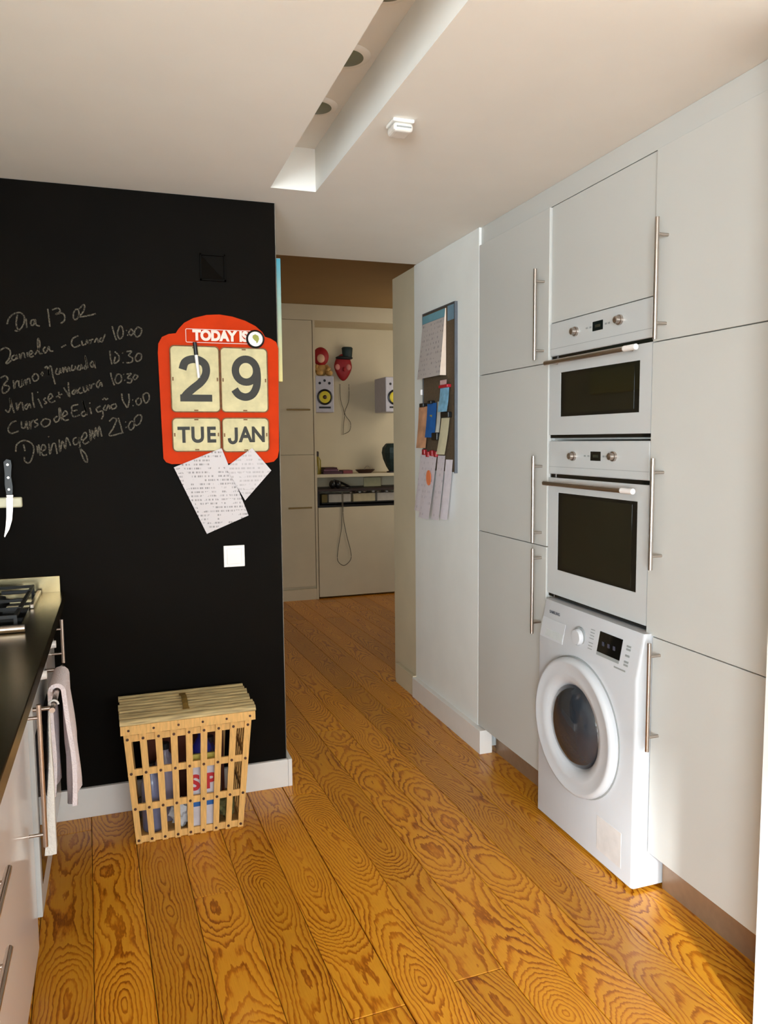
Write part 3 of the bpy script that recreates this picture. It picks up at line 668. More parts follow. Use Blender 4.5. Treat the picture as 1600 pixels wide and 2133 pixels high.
FO = W + 0.004
def knob(par, y, z, r):
    sm(obj('knob', blathe(nb(), [(r, 0.0), (r, -0.008), (r*0.78, -0.009), (r*0.70, -0.021), (r*0.55, -0.023)], (FO-0.0002, y, z), 'x', 24), CHROME, par))
def oven(name, z0, zg, z1, glass, label, kz, bar_z, kn):
    t = thing(name, (FO+0.25, 2.30, z0), label, 'oven', 'built-in ovens')
    box('body', (FO+0.021, 2.022, z0+0.006), (2.10, 2.578, z1-0.006), BLACKP, t)
    obj('control_panel', bbox(nb(), (FO, 2.004, zg+0.007), (FO+0.020, 2.597, z1-0.002), 0.004), APPL, t)
    box('panel_line', (FO-0.0004, 2.006, zg+0.034), (FO+0.0001, 2.595, zg+0.0355), WASHG, t)
    # door as a frame round its window
    y0, y1 = 2.004, 2.597; gy0, gy1, gz0, gz1 = glass; dz0 = z0+0.010; dz1 = zg-0.007
    bm = nb()
    bbox(bm, (FO, y0, dz0), (FO+0.020, gy0, dz1)); bbox(bm, (FO, gy1, dz0), (FO+0.020, y1, dz1))
    bbox(bm, (FO, gy0, dz0), (FO+0.020, gy1, gz0)); bbox(bm, (FO, gy0, gz1), (FO+0.020, gy1, dz1))
    d = obj('door', bm, APPL, t)
    box('window_border', (FO+0.0012, gy0+0.0005, gz0+0.0005), (FO+0.004, gy1-0.0005, gz1-0.0005), BLACKG, d)
    box('window_glass', (FO+0.0004, gy0+0.028, gz0+0.012), (FO+0.0012, gy1-0.03, gz1-0.012), OVENG, d)
    hb = nb(); bcyl(hb, (W-0.036, 2.089, bar_z), (W-0.036, 2.566, bar_z), 0.0085, 16)
    for yy in (2.100, 2.545): bcyl(hb, (W-0.034, yy, bar_z), (FO, yy, bar_z), 0.006, 12)
    sm(obj('handle', hb, CHROME, d))
    cyl('handle_cap', (W-0.036, 2.030, bar_z), (W-0.036, 2.088, bar_z), 0.0094, SWITCH, d)  # pale reflection on the bar end, put into its white colour
    box('air_gap', (FO+0.006, 2.006, zg-0.0065), (FO+0.012, 2.595, zg+0.0065), BLACKG, t)
    box('bottom_gap', (FO+0.004, 2.006, z0-0.002), (FO+0.016, 2.595, z0+0.0095), BLACKG, t)
    for (yy, zz) in kn: knob(t, yy, zz, 0.0165)
    box('display', (FO-0.0006, 2.262, kz-0.016), (FO-0.0001, 2.322, kz+0.016), BLACKG, t)
    box('display_segments', (FO-0.0008, 2.276, kz-0.005), (FO-0.0006, 2.308, kz+0.005), M('display_dim', (44, 46, 34), 0.5), t)
    for yy in (2.357, 2.335, 2.245, 2.228): box('touch_mark', (FO-0.0005, yy-0.006, kz-0.003), (FO-0.0001, yy+0.006, kz+0.003), WASHG, t)
    return t
oven('compact_oven', 1.463, 1.760, 1.892, (2.061, 2.521, 1.540, 1.703), 'white compact oven with low black window, upper of the two ovens', 1.842, 1.740, ((2.424, 1.840), (2.167, 1.843)))
oven('wall_oven', 0.853, 1.318, 1.452, (2.058, 2.530, 0.961, 1.256), 'white full-size oven with tall dark window, lower of the two ovens', 1.397, 1.291, ((2.428, 1.395), (2.187, 1.398)))

# ---------------------------------------------------------------- washing machine
WX = 1.512
t = thing('washing_machine', (1.80, 2.267, 0.0), 'white front-loading washing machine standing under the ovens', 'washing machine')
bm = bpoly(nb(), [(WX, 0.012), (WX, 0.700), (WX+0.028, 0.846), (2.06, 0.846), (2.06, 0.012)], 'y', 1.970, 2.566)
es = [e for e in bm.edges if all(v.co.x < WX+0.03 for v in e.verts) and abs(e.verts[0].co.y-e.verts[1].co.y) < 1e-6]
bmesh.ops.bevel(bm, geom=es, offset=0.011, segments=4, affect='EDGES', profile=0.5)
sm(obj('body', bm, WASHW, t), 35)
for yy in (2.01, 2.53):
    cyl('foot', (WX+0.05, yy, 0.0), (WX+0.05, yy, 0.013), 0.02, BLACKP, t)
DC = (WX, 2.296, 0.438)
dr = sm(obj('door_ring', blathe(nb(), [(0.244, 0.001), (0.246, -0.012), (0.243, -0.024), (0.236, -0.031), (0.228, -0.032), (0.218, -0.027), (0.190, -0.030), (0.165, -0.024), (0.152, -0.012), (0.147, -0.003)], DC, 'x', 64), WASHW, t), 50)
sm(obj('door_seam', blathe(nb(), [(0.2505, 0.0005), (0.2505, -0.002), (0.244, -0.0022)], DC, 'x', 64), WASHG, t), 50)
sm(obj('door_glass', blathe(nb(), [(0.1475, -0.003), (0.143, -0.012), (0.120, -0.030), (0.085, -0.040), (0.04, -0.044), (0.001, -0.045)], DC, 'x', 48), M('dark_bowl_glass', (44, 48, 54), 0.05, var=0.3, scale=6, spec=0.8), dr), 60)
def slant(z): return WX - 0.0002 + (z-0.700)*0.028/0.146
def on_panel(name, y0, y1, z0, z1, th, mat, par=t):
    bm = nb(); V = []
    for d in (0.0003, -th):
        V.append([bm.verts.new((slant(z)+d, y, z)) for y, z in ((y0, z0), (y1, z0), (y1, z1), (y0, z1))])
    bm.faces.new(V[0]); bm.faces.new(V[1][::-1])
    for i in range(4): bm.faces.new((V[0][i], V[0][(i+1) % 4], V[1][(i+1) % 4], V[1][i]))
    return obj(name, bm, mat, par)
on_panel('display_panel', 2.068, 2.192, 0.738, 0.806, 0.0016, BLACKG)
on_panel('display_trim', 2.068, 2.192, 0.727, 0.7378, 0.0018, WASHG)
bm = nb()
for k in range(3):
    yy = 2.165 - k*0.030; bbox(bm, (slant(0.765)-0.0022, yy-0.008, 0.752), (slant(0.765)-0.0017, yy+0.004, 0.776))
obj('display_digits', bm, M('dim_display', (70, 70, 84), 0.4), t)
on_panel('detergent_drawer', 2.400, 2.556, 0.708, 0.780, 0.0012, WASHW)
on_panel('drawer_grip', 2.402, 2.520, 0.716, 0.742, 0.0022, M('grip_light_grey', (196, 198, 196), 0.4))
sm(obj('dial_ring', blathe(nb(), [(0.0345, 0.004), (0.0345, -0.003), (0.030, -0.004)], (slant(0.760), 2.304, 0.760), 'x', 36), WASHG, t))
sm(obj('dial', blathe(nb(), [(0.0295, 0.0), (0.029, -0.012), (0.025, -0.018), (0.001, -0.019)], (slant(0.760), 2.304, 0.760), 'x', 36), WASHW, t), 50)
for k, z in enumerate((0.792, 0.782, 0.762, 0.742, 0.732)):
    on_panel('button', 2.022, 2.044, z-0.003, z+0.003, 0.0012, WASHG)
bm = nb()
for z in (0.800, 0.790, 0.780, 0.770, 0.755, 0.745, 0.735): bbox(bm, (slant(z)-0.0008, 2.222, z-0.0015), (slant(z)-0.0002, 2.246, z+0.0015))
obj('programme_marks', bm, WASHG, t)
text('brand_lettering', 'SAMSUNG', M('grey_blue_lettering', (90, 90, 96), 0.5), t, 0.0155, (slant(0.805)-0.0012, 2.482, 0.806), '-x', offset=0.0003, sx=1.0, depth=0.0004)
box('model_mark', (slant(0.713)-0.0008, 2.03, 0.710), (slant(0.713)+0.0008, 2.09, 0.715), WASHG, t)
on_l = nb(); bbox(on_l, (WX-0.0008, 2.03, 0.050), (WX+0.0002, 2.165, 0.170)); obj('filter_flap', on_l, M('flap_white', (212, 206, 202), 0.35), t)

# ================================================================ notice board on the chase
t = thing('notice_board', (W, 3.64, 1.30), 'tall dark notice board on the white wall left of the cabinets', 'notice board')
BX = W - 0.014
box('board', (BX+0.002, 3.437, 1.300), (W-0.0005, 3.838, 2.108), M('brown_cork', (92, 74, 52), 0.9, var=0.15, scale=90, bump=0.2), t)
FR = M('grey_metal_frame', (120, 124, 132), 0.35, 0.8)
box('frame_side', (BX-0.002, 3.430, 1.295), (W-0.0005, 3.437, 2.108), FR, t)
box('frame_side', (BX-0.002, 3.838, 1.295), (W-0.0005, 3.845, 2.108), FR, t)
box('frame_top', (BX-0.002, 3.430, 2.108), (W-0.0005, 3.845, 2.116), FR, t)
box('header', (BX, 3.440, 2.035), (BX+0.0018, 3.520, 2.106), M('header_blue', (110, 140, 158), 0.5), t)
def note(name, y0, y1, z0, z1, mat, x, tilt=0.0, bow=-0.01, shear=0.0):
    """sheet facing -x; y0 is the far (left) edge"""
    return sheet(name, [(x, y0, z1), (x, y1, z1), (x-tilt, y1+shear, z0), (x-tilt, y0+shear, z0)], mat, None, nrm=(1, 0, 0), bow=bow)
c = thing('wall_calendar', (W-0.03, 3.70, 1.77), 'wall calendar with pale grid and blue header at the top of the notice board', 'calendar')
cm = note('calendar_page', 3.835, 3.540, 1.775, 2.060, PRINTC, BX-0.004, 0.028, -0.004); cm.parent = c; cm.location = cm.location - c.location
hd = note('calendar_header', 3.833, 3.540, 2.060, 2.100, M('teal_header', (110, 158, 172), 0.5), BX-0.004, 0.002, 0); hd.parent = c; hd.location = hd.location - c.location
bk = sheet('page_edges', [(BX-0.004, 3.538, 2.10), (BX-0.0005, 3.536, 2.10), (BX-0.0015, 3.536, 1.775), (BX-0.034, 3.538, 1.775)], M('page_edge_cream', (228, 206, 186), 0.8), None, nrm=(0, -1, 0)); bk.parent = c; bk.location = bk.location - c.location
box('month_heading', (BX-0.0062, 3.70, 2.010), (BX-0.0052, 3.81, 2.030), M('pale_red_ink', (196, 160, 150), 0.7), c)
NB = 'things clipped to the notice board'
G = lambda n, *a, lab, cat, **k: tag(note(n, *a, **k), lab, cat, NB)
G('leaflet', 3.878, 3.752, 1.415, 1.632, M('orange_leaflet', (206, 150, 112), 0.7, var=0.3, scale=14), BX-0.010, 0.012, shear=-0.012, lab='orange and peach leaflet at the left edge of the notice board', cat='leaflet')
G('leaflet', 3.752, 3.632, 1.470, 1.645, M('blue_leaflet', (24, 92, 164), 0.6, var=0.12), BX-0.012, 0.006, lab='bright blue leaflet clipped in the middle of the notice board', cat='leaflet')
G('card', 3.634, 3.590, 1.495, 1.650, M('grey_white_card', (190, 186, 176), 0.7), BX-0.005, 0.004, lab='narrow white card just right of the blue leaflet', cat='card')
G('envelope', 3.572, 3.474, 1.385, 1.565, M('cream_envelope', (206, 194, 160), 0.8), BX-0.010, 0.010, shear=0.022, lab='cream envelope hanging tilted at the right of the notice board', cat='envelope')
G('packet', 3.578, 3.470, 1.595, 1.712, M('light_blue_packet', (128, 178, 206), 0.5, var=0.3, scale=30), BX-0.014, 0.006, lab='light blue packet above the cream envelope', cat='packet')
tag(box('clip', (BX-0.022, 3.478, 1.7125), (BX+0.0015, 3.585, 1.728), M('red_clip', (176, 26, 40), 0.4), None, 0.003), 'red bag clip holding the light blue packet', 'clip', NB)
G('tag', 3.585, 3.505, 1.729, 1.752, M('pink_tag', (214, 170, 166), 0.6), BX-0.012, 0.001, bow=0, lab='small pink tag above the red bag clip', cat='tag')
tag(box('clip', (BX-0.020, 3.470, 1.566), (BX+0.0015, 3.565, 1.594), BLACKP, None, 0.003), 'black bulldog clip holding the cream envelope', 'clip', NB)
tag(box('clip', (BX-0.022, 3.790, 1.630), (BX+0.0015, 3.845, 1.650), BLACKP, None, 0.003), 'black clip holding the orange leaflet', 'clip', NB)
tag(box('clip', (BX-0.024, 3.680, 1.642), (BX+0.0015, 3.725, 1.658), BLACKP, None, 0.003), 'black clip on top of the blue leaflet', 'clip', NB)
tag(box('clip', (BX-0.030, 3.590, 1.455), (BX+0.0015, 3.660, 1.494), BLACKP, None, 0.004), 'black clip below the narrow white card', 'clip', NB)
obj('emblem', bbox(nb(), (BX-0.0165, 3.682, 1.545), (BX-0.0135, 3.712, 1.585)), M('ochre_emblem', (150, 130, 50), 0.6), [o for o in COL.objects if o.get('label', '').startswith('bright blue')][0])
tag(box('hook', (BX-0.012, 3.846, 1.695), (W-0.0005, 3.862, 1.725), SWITCH, None, 0.003), 'small white hook at the left edge of the board', 'hook', NB)
for i, (yy, zz) in enumerate(((3.812, 1.396), (3.760, 1.386), (3.706, 1.392), (3.654, 1.388))):
    tag(obj('peg', bbox(nb(), (BX-0.016, yy-0.019, zz-0.018), (BX+0.0015, yy+0.015, zz+0.012), 0.004), M('red_peg', (158, 24, 34), 0.4), None), ('leftmost', 'second from left', 'third from left', 'rightmost')[i] + ' of the four small red pegs holding the long receipts', 'peg', 'red pegs on the notice board')
RC = 'long paper sheets below the notice board'
for a, lab in (((3.862, 3.770, 1.078, 1.385, PRINTR, BX-0.006, 0.022), 'long creased receipt, leftmost below the notice board'),
               ((3.772, 3.640, 1.048, 1.385, PRINTR, BX-0.007, 0.032), 'long curling receipt under the row of red pegs with an orange sticker'),
               ((3.630, 3.540, 1.052, 1.378, PRINTR, BX-0.005, 0.020), 'long receipt hanging second from the right below the board'),
               ((3.532, 3.450, 1.062, 1.360, M('bright_paper', (226, 216, 222), 0.8), BX-0.004, 0.014), 'bright white sheet, rightmost below the notice board')):
    s = tag(note('receipt', *a, bow=-0.006, shear=0.030), lab, 'paper', RC)
    if 'sticker' in lab:
        bm = bpoly(nb(), [(3.700+0.032*math.cos(q), 1.262+0.040*math.sin(q)) for q in [2*PI*k/14 for k in range(14)]], 'x', BX-0.0295, BX-0.0275)
        obj('sticker', bm, M('orange_sticker', (236, 128, 78), 0.6), s)

# ================================================================ storage basket
bk = thing('slatted_basket', (0.21, 2.98, 0), 'slatted wooden laundry basket with a reed lid standing against the black wall', 'basket')
zt = 0.425; y0b, y0t, y1 = 2.832, 2.808, 3.096
def fx(z, side):   # outline narrows to the floor
    k = z/zt; return (0.012 - 0.030*k) if side == 0 else (0.399 + 0.038*k)
def fy(z): return y0b + (y0t-y0b)*z/zt
def quadbox(bm, c, th):
    """c: four corners (tl,tr,br,bl); th: thickness vector"""
    c = [Vector(q) for q in c]; th = Vector(th)
    a = [bm.verts.new(q) for q in c]; b_ = [bm.verts.new(q+th) for q in c]
    bm.faces.new(a); bm.faces.new(b_[::-1])
    for i in range(4): bm.faces.new((a[i], a[(i+1) % 4], b_[(i+1) % 4], b_[i]))
NS = 9
for k in range(NS):       # front slats
    u0 = k/(NS-0.55); u1 = u0 + 0.45/(NS-0.55)
    X = lambda z, u: fx(z, 0) + (fx(z, 1)-fx(z, 0))*u
    bm = nb(); quadbox(bm, [(X(zt, u0), fy(zt), zt), (X(zt, u1), fy(zt), zt), (X(0.001, u1), fy(0), 0.001), (X(0.001, u0), fy(0), 0.001)], (0, 0.006, 0))
    obj('slat', bm, SLAT, bk)
for zc in (0.014, 0.138, 0.274, 0.405):
    bm = nb(); h = 0.013
    quadbox(bm, [(fx(zc, 0), fy(zc)+0.0065, zc+h), (fx(zc, 1), fy(zc)+0.0065, zc+h), (fx(zc, 1), fy(zc)+0.0065, zc-h+0.001), (fx(zc, 0), fy(zc)+0.0065, zc-h+0.001)], (0, 0.008, 0))
    rl = obj('rail', bm, SLAT, bk)
    for k in range(NS):
        u = (k+0.22)/(NS-0.55); x = fx(zc, 0) + (fx(zc, 1)-fx(zc, 0))*u
        bm = nb(); bcyl(bm, (x, fy(zc)-0.002, zc), (x, fy(zc)+0.0004, zc), 0.0052, 8); obj('nail', bm, NAIL, rl)
for side in (0, 1):       # side slats
    for k in range(6):
        v0 = k/5.55; v1 = v0 + 0.45/5.55
        Y = lambda z, v: fy(z)+0.016 + (y1-fy(z)-0.030)*v
        th = 0.006 if side == 0 else -0.006
        bm = nb(); quadbox(bm, [(fx(zt, side), Y(zt, v0), zt), (fx(zt, side), Y(zt, v1), zt), (fx(0.001, side), Y(0.001, v1), 0.001), (fx(0.001, side), Y(0.001, v0), 0.001)], (th, 0, 0))
        obj('slat', bm, SLAT, bk)
    for zc in (0.014, 0.138, 0.274, 0.405):
        th = 0.006 if side == 0 else -0.006; off_ = 0.0065 if side == 0 else -0.0065
        bm = nb(); quadbox(bm, [(fx(zc, side)+off_, fy(zc)+0.016, zc+0.013), (fx(zc, side)+off_, y1-0.016, zc+0.013), (fx(zc, side)+off_, y1-0.016, zc-0.012), (fx(zc, side)+off_, fy(zc)+0.016, zc-0.012)], (th, 0, 0))
        obj('rail', bm, SLAT, bk)
for k in range(NS):       # back slats
    u0 = k/(NS-0.55); u1 = u0 + 0.45/(NS-0.55)
    bm = nb(); quadbox(bm, [(fx(zt, 0)+(fx(zt, 1)-fx(zt, 0))*u0, y1-0.008, zt), (fx(zt, 0)+(fx(zt, 1)-fx(zt, 0))*u1, y1-0.008, zt), (fx(0, 0)+(fx(0, 1)-fx(0, 0))*u1, y1-0.008, 0.001), (fx(0, 0)+(fx(0, 1)-fx(0, 0))*u0, y1-0.008, 0.001)], (0, 0.006, 0))
    obj('slat', bm, SLAT, bk)
box('base_panel', (0.022, 2.85, 0.004), (0.390, 3.085, 0.010), SLAT, bk)
# lid
lid = nb(); bbox(lid, (-0.027, 2.796, zt+0.001), (0.450, 2.808, zt+0.034)); bbox(lid, (-0.027, 3.092, zt+0.001), (0.450, 3.104, zt+0.034)); bbox(lid, (-0.027, 2.808, zt+0.001), (-0.017, 3.092, zt+0.034)); bbox(lid, (0.440, 2.808, zt+0.001), (0.450, 3.092, zt+0.034))
lo_ = obj('lid_frame', lid, SLAT, bk)
random.seed(5)
for k in range(9):
    ya = 2.798 + k*0.0342; dz = random.uniform(-0.001, 0.0015); bm = nb(); w_ = 0.0290
    pts = [(ya, zt+0.0345)] + [(ya + w_/2 - w_/2*math.cos(PI*q/6), zt+0.040+dz+0.012*math.sin(PI*q/6)) for q in range(7)] + [(ya+w_, zt+0.0345)]
    bpoly(bm, pts, 'x', -0.030+random.uniform(-0.003, 0.003), 0.450+random.uniform(-0.003, 0.004))
    st = sm(obj('reed_strip', bm, LIDW, bk), 50)
for k in range(6):
    x = 0.0 + k*0.086
    bm = nb(); bcyl(bm, (x, 2.7945, zt+0.017), (x, 2.7965, zt+0.017), 0.0045, 8); obj('nail', bm, NAIL, lo_)
hp = [(0.205 + 0.000*s, 2.86 + 0.17*s, zt+0.0535+0.016*math.sin(PI*s)) for s in [i/10 for i in range(11)]]
bm = nb()
for (a, b_) in zip(hp, hp[1:]):
    quadbox(bm, [(a[0]-0.010, a[1], a[2]), (a[0]+0.010, a[1], a[2]), (b_[0]+0.010, b_[1], b_[2]), (b_[0]-0.010, b_[1], b_[2])], (0, 0, -0.004))
bbox(bm, (0.193, 2.850, zt+0.049), (0.217, 2.868, zt+0.055)); bbox(bm, (0.193, 3.02, zt+0.049), (0.217, 3.038, zt+0.055))
obj('handle', bm, M('dark_bamboo', (128, 98, 40), 0.6, var=0.3, scale=60), bk)
# contents
IN = 'things kept inside the slatted basket'
def bottle(x, y, z, r, h, col, cap, lab, band=None, sc=1.0):
    t = thing('bottle', (x, y, z), lab, 'bottle', IN)
    sm(obj('body', blathe(nb(), [(r*0.9, 0), (r, 0.008), (r, h*0.68), (r*0.85, h*0.78), (r*0.35, h*0.88), (r*0.35, h*0.92)], (x, y, z), 'z', 20, (1, sc)), M(lab.split()[0]+'_bottle', col, 0.3, coat=0.3), t), 50)
    sm(obj('cap', blathe(nb(), [(r*0.42, h*0.92), (r*0.42, h*0.995), (r*0.34, h)], (x, y, z), 'z', 16), M(lab.split()[0]+'_cap', cap, 0.4), t), 50)
    if band: sm(obj('bottle_label', blathe(nb(), [(r*1.01, h*0.2), (r*1.015, h*0.21), (r*1.015, h*0.55), (r*1.01, h*0.56)], (x, y, z), 'z', 20, (1, sc)), M('label', band, 0.5), t), 50)
    return t
bottle(0.262, 2.905, 0.0105, 0.042, 0.385, (14, 24, 120), (20, 60, 190), 'blue bottle standing tallest in the slatted basket')
b2 = bottle(0.300, 2.995, 0.0105, 0.040, 0.30, (24, 24, 90), (20, 20, 30), 'navy bottle at the right inside the slatted basket')
bx = thing('detergent_bag', (0.258, 2.868, 0.14), 'white detergent bag with yellow top and red letters in the basket', 'bag', IN)
box('bag', (0.205, 2.850, 0.0105), (0.310, 2.862, 0.255), M('bag_white', (206, 198, 204), 0.5), bx, 0.004)
box('bag_top', (0.205, 2.8495, 0.2555), (0.310, 2.8625, 0.300), M('bag_yellow', (176, 156, 60), 0.5), bx, 0.003)
text('bag_lettering', 'SIP', M('bag_red', (190, 30, 40), 0.5), bx, 0.080, (0.2575, 2.8490, 0.190), offset=0.003)
box('bag_bottom', (0.205, 2.8485, 0.10), (0.310, 2.8493, 0.118), M('bag_blue', (30, 96, 170), 0.5), bx)
bottle(0.075, 2.915, 0.0105, 0.038, 0.26, (128, 128, 156), (20, 20, 24), 'lilac spray bottle at the left inside the slatted basket')
bottle(0.130, 2.985, 0.0105, 0.040, 0.30, (160, 148, 166), (20, 20, 24), 'pale mauve bottle behind the slats left of centre')
def crumple(name, c, r, s, mat, lab, cat):
    bm = nb(); bmesh.ops.create_icosphere(bm, subdivisions=3, radius=r, matrix=Matrix.Translation(c) @ Matrix.Diagonal((s[0], s[1], s[2], 1)))
    rr = random.Random(len(lab))
    for v in bm.verts:
        d = (v.co - Vector(c)); v.co = Vector(c) + d*(1 + 0.22*math.sin(d.x*170+rr.random()*2)*math.cos(d.z*150) + rr.uniform(-0.09, 0.09))
    mz = min(v.co.z for v in bm.verts)
    for v in bm.verts: v.co.z += 0.0105 - mz
    return tag(sm(obj(name, bm, mat), 30), lab, cat, IN)
crumple('plastic_bag', (0.175, 2.895, 0.06), 0.052, (0.75, 0.6, 1.0), M('crumpled_white_film', (210, 208, 210), 0.4, var=0.15, scale=60), 'crumpled white plastic bag low in the middle of the basket', 'plastic bag')
crumple('cloth', (0.345, 2.905, 0.05), 0.045, (0.7, 0.9, 1.1), M('olive_cloth', (110, 104, 60), 0.9, var=0.3, scale=50), 'olive green cloth at the right bottom of the basket', 'cloth')
crumple('cloth', (0.055, 2.99, 0.05), 0.040, (0.8, 0.8, 1.3), M('grey_cloth', (90, 84, 80), 0.9, var=0.3, scale=50), 'grey cloth at the left bottom of the basket', 'cloth')
tag(box('cardboard_sheet', (0.05, 3.05, 0.0105), (0.36, 3.07, 0.39), M('dark_red_card', (96, 44, 24), 0.8, var=0.3, scale=8)), 'dark red-brown card standing at the back inside the basket', 'cardboard', IN)

# ================================================================ left run: worktop, hob, oven, cabinets
tag(obj('worktop', bbox(nb(), (-0.875, 0.152, 0.862), (-0.205, 3.108, 0.900), 0.002), STEEL), 'long dark steel worktop along the left wall', 'worktop')
tag(obj('upstand', bbox(nb(), (-0.875, 3.109, 0.862), (-0.222, 3.1265, 0.961), 0.001), STEEL), 'low brassy steel upstand between worktop and black wall', 'upstand')
t = thing('gas_hob', (-0.54, 2.79, 0.900), 'black gas hob with steel trims set in the worktop at the left edge', 'hob')
box('tray', (-0.80, 2.50, 0.9003), (-0.30, 3.085, 0.906), BLACKG, t, 0.002)
box('trim_strip', (-0.300, 2.82, 0.9003), (-0.286, 3.088, 0.9155), CHROME, t, 0.003)
cyl('trim_bar', (-0.82, 2.478, 0.912), (-0.279, 2.478, 0.912), 0.0115, CHROME, t)
for (bx_, by_) in ((-0.42, 2.64), (-0.42, 2.94), (-0.66, 2.64), (-0.66, 2.94)):
    b_ = sm(obj('burner', blathe(nb(), [(0.045, 0), (0.045, 0.008), (0.034, 0.010), (0.034, 0.018), (0.028, 0.021), (0.001, 0.021)], (bx_, by_, 0.9061), 'z', 28), IRON, t))
for (xa, xb) in ((-0.545, -0.305), (-0.795, -0.555)):
    bm = nb(); z = 0.938
    for yy in (2.53, 2.79, 3.05): bbox(bm, (xa, yy-0.005, z-0.005), (xb, yy+0.005, z+0.005))
    for xx in (xa, xb-0.01): bbox(bm, (xx, 2.53, z-0.005), (xx+0.01, 3.05, z+0.005))
    xm = (xa+xb)/2
    for yy in (2.64, 2.94):
        for dx, dy in ((1, 0), (-1, 0), (0, 1), (0, -1)):
            bbox(bm, (xm+min(dx*0.03, dx*0.115)-0.004, yy+min(dy*0.03, dy*0.105)-0.004, z-0.004), (xm+max(dx*0.03, dx*0.115)+0.004, yy+max(dy*0.03, dy*0.105)+0.004, z+0.007))
    for xx in (xa, xb-0.01):
        for yy in (2.53, 3.04): bbox(bm, (xx, yy, 0.9063), (xx+0.01, yy+0.01, z))
    obj('grate', bm, IRON, t)
# base units
BG = 'glossy white base units under the worktop'
def base(name, y0, y1, front, label, doors, zb=0.035):
    t = thing(name, ((front-0.56+front)/2, (y0+y1)/2, 0.0), label, 'cabinet', BG)
    box('carcass', (front-0.575, y0+0.001, 0.036), (front-0.020, y1-0.001, 0.860), GLOSSW, t)
    box('plinth', (front-0.54, y0+0.001, 0.0003), (front-0.045, y1-0.001, 0.0355), GLOSSW, t)
    for (z0, z1, h) in doors:
        d = obj('drawer_front' if z1-z0 < 0.6 else 'door', bbox(nb(), (front-0.0185, y0+0.0015, z0), (front, y1-0.0015, z1), 0.001, 1), GLOSSW, t)
        if h is None: continue
        if h[0] == 'h': bar_handle2(d, (front+0.040, h[1], h[3]), (front+0.040, h[2], h[3]), front, [(h[1]+0.05, h[3]), (h[2]-0.05, h[3])])
        else: bar_handle2(d, (front+0.040, h[1], h[2]), (front+0.040, h[1], h[3]), front, [(h[1], h[2]+0.035), (h[1], h[3]-0.035)])
    return t
def bar_handle2(par, p0, p1, sx, posts):
    bm = nb(); bcyl(bm, p0, p1, 0.0062, 14)
    for (yy, zz) in posts: bcyl(bm, (p0[0]-0.003, yy, zz), (sx-0.001, yy, zz), 0.0045, 10)
    return sm(obj('handle', bm, CHROME, par))
base('base_cabinet', 0.90, 1.590, -0.260, 'near glossy white drawer unit with horizontal bar handles', ((0.035, 0.330, ('h', 1.05, 1.46, 0.28)), (0.333, 0.600, ('h', 1.05, 1.478, 0.543)), (0.603, 0.720, ('h', 1.05, 1.519, 0.674)), (0.723, 0.855, None)))
base('base_cabinet', 1.592, 2.272, -0.262, 'glossy white door unit with upright bar handle beside the oven with towels', ((0.035, 0.855, ('v', 2.175, 0.377, 0.770)),))
base('base_cabinet', 2.745, 3.095, -0.252, 'narrow glossy white unit in the corner at the black wall', ((0.12, 0.855, ('v', 2.965, 0.665, 0.825)),))
base('base_cabinet', 0.155, 0.898, -0.260, 'glossy white unit nearest the camera under the worktop', ((0.035, 0.855, None),))
t = thing('built_under_oven', (-0.54, 2.51, 0.0), 'under-counter oven with bar handle carrying the towels', 'oven', None)
box('body', (-0.82, 2.276, 0.10), (-0.270, 2.741, 0.858), WASHW, t)
box('plinth', (-0.80, 2.276, 0.0003), (-0.30, 2.741, 0.0995), GLOSSW, t)
box('door', (-0.2695, 2.276, 0.12), (-0.249, 2.741, 0.735), APPL, t, 0.002)
box('door_glass', (-0.2489, 2.31, 0.20), (-0.2480, 2.70, 0.64), BLACKG, t)
box('control_panel', (-0.2695, 2.276, 0.740), (-0.249, 2.741, 0.857), CHROME, t, 0.001)
for yy in (2.36, 2.715): sm(obj('knob', blathe(nb(), [(0.014, 0), (0.014, 0.014), (0.012, 0.034), (0.001, 0.035)], (-0.2489, yy, 0.797), 'x', 20), SWITCH, t))
bm = nb(); bcyl(bm, (-0.197, 2.262, 0.722), (-0.197, 2.700, 0.722), 0.0075, 14)
for yy in (2.285, 2.675): bcyl(bm, (-0.199, yy, 0.722), (-0.250, yy, 0.722), 0.006, 12)
sm(obj('handle', bm, CHROME, t))
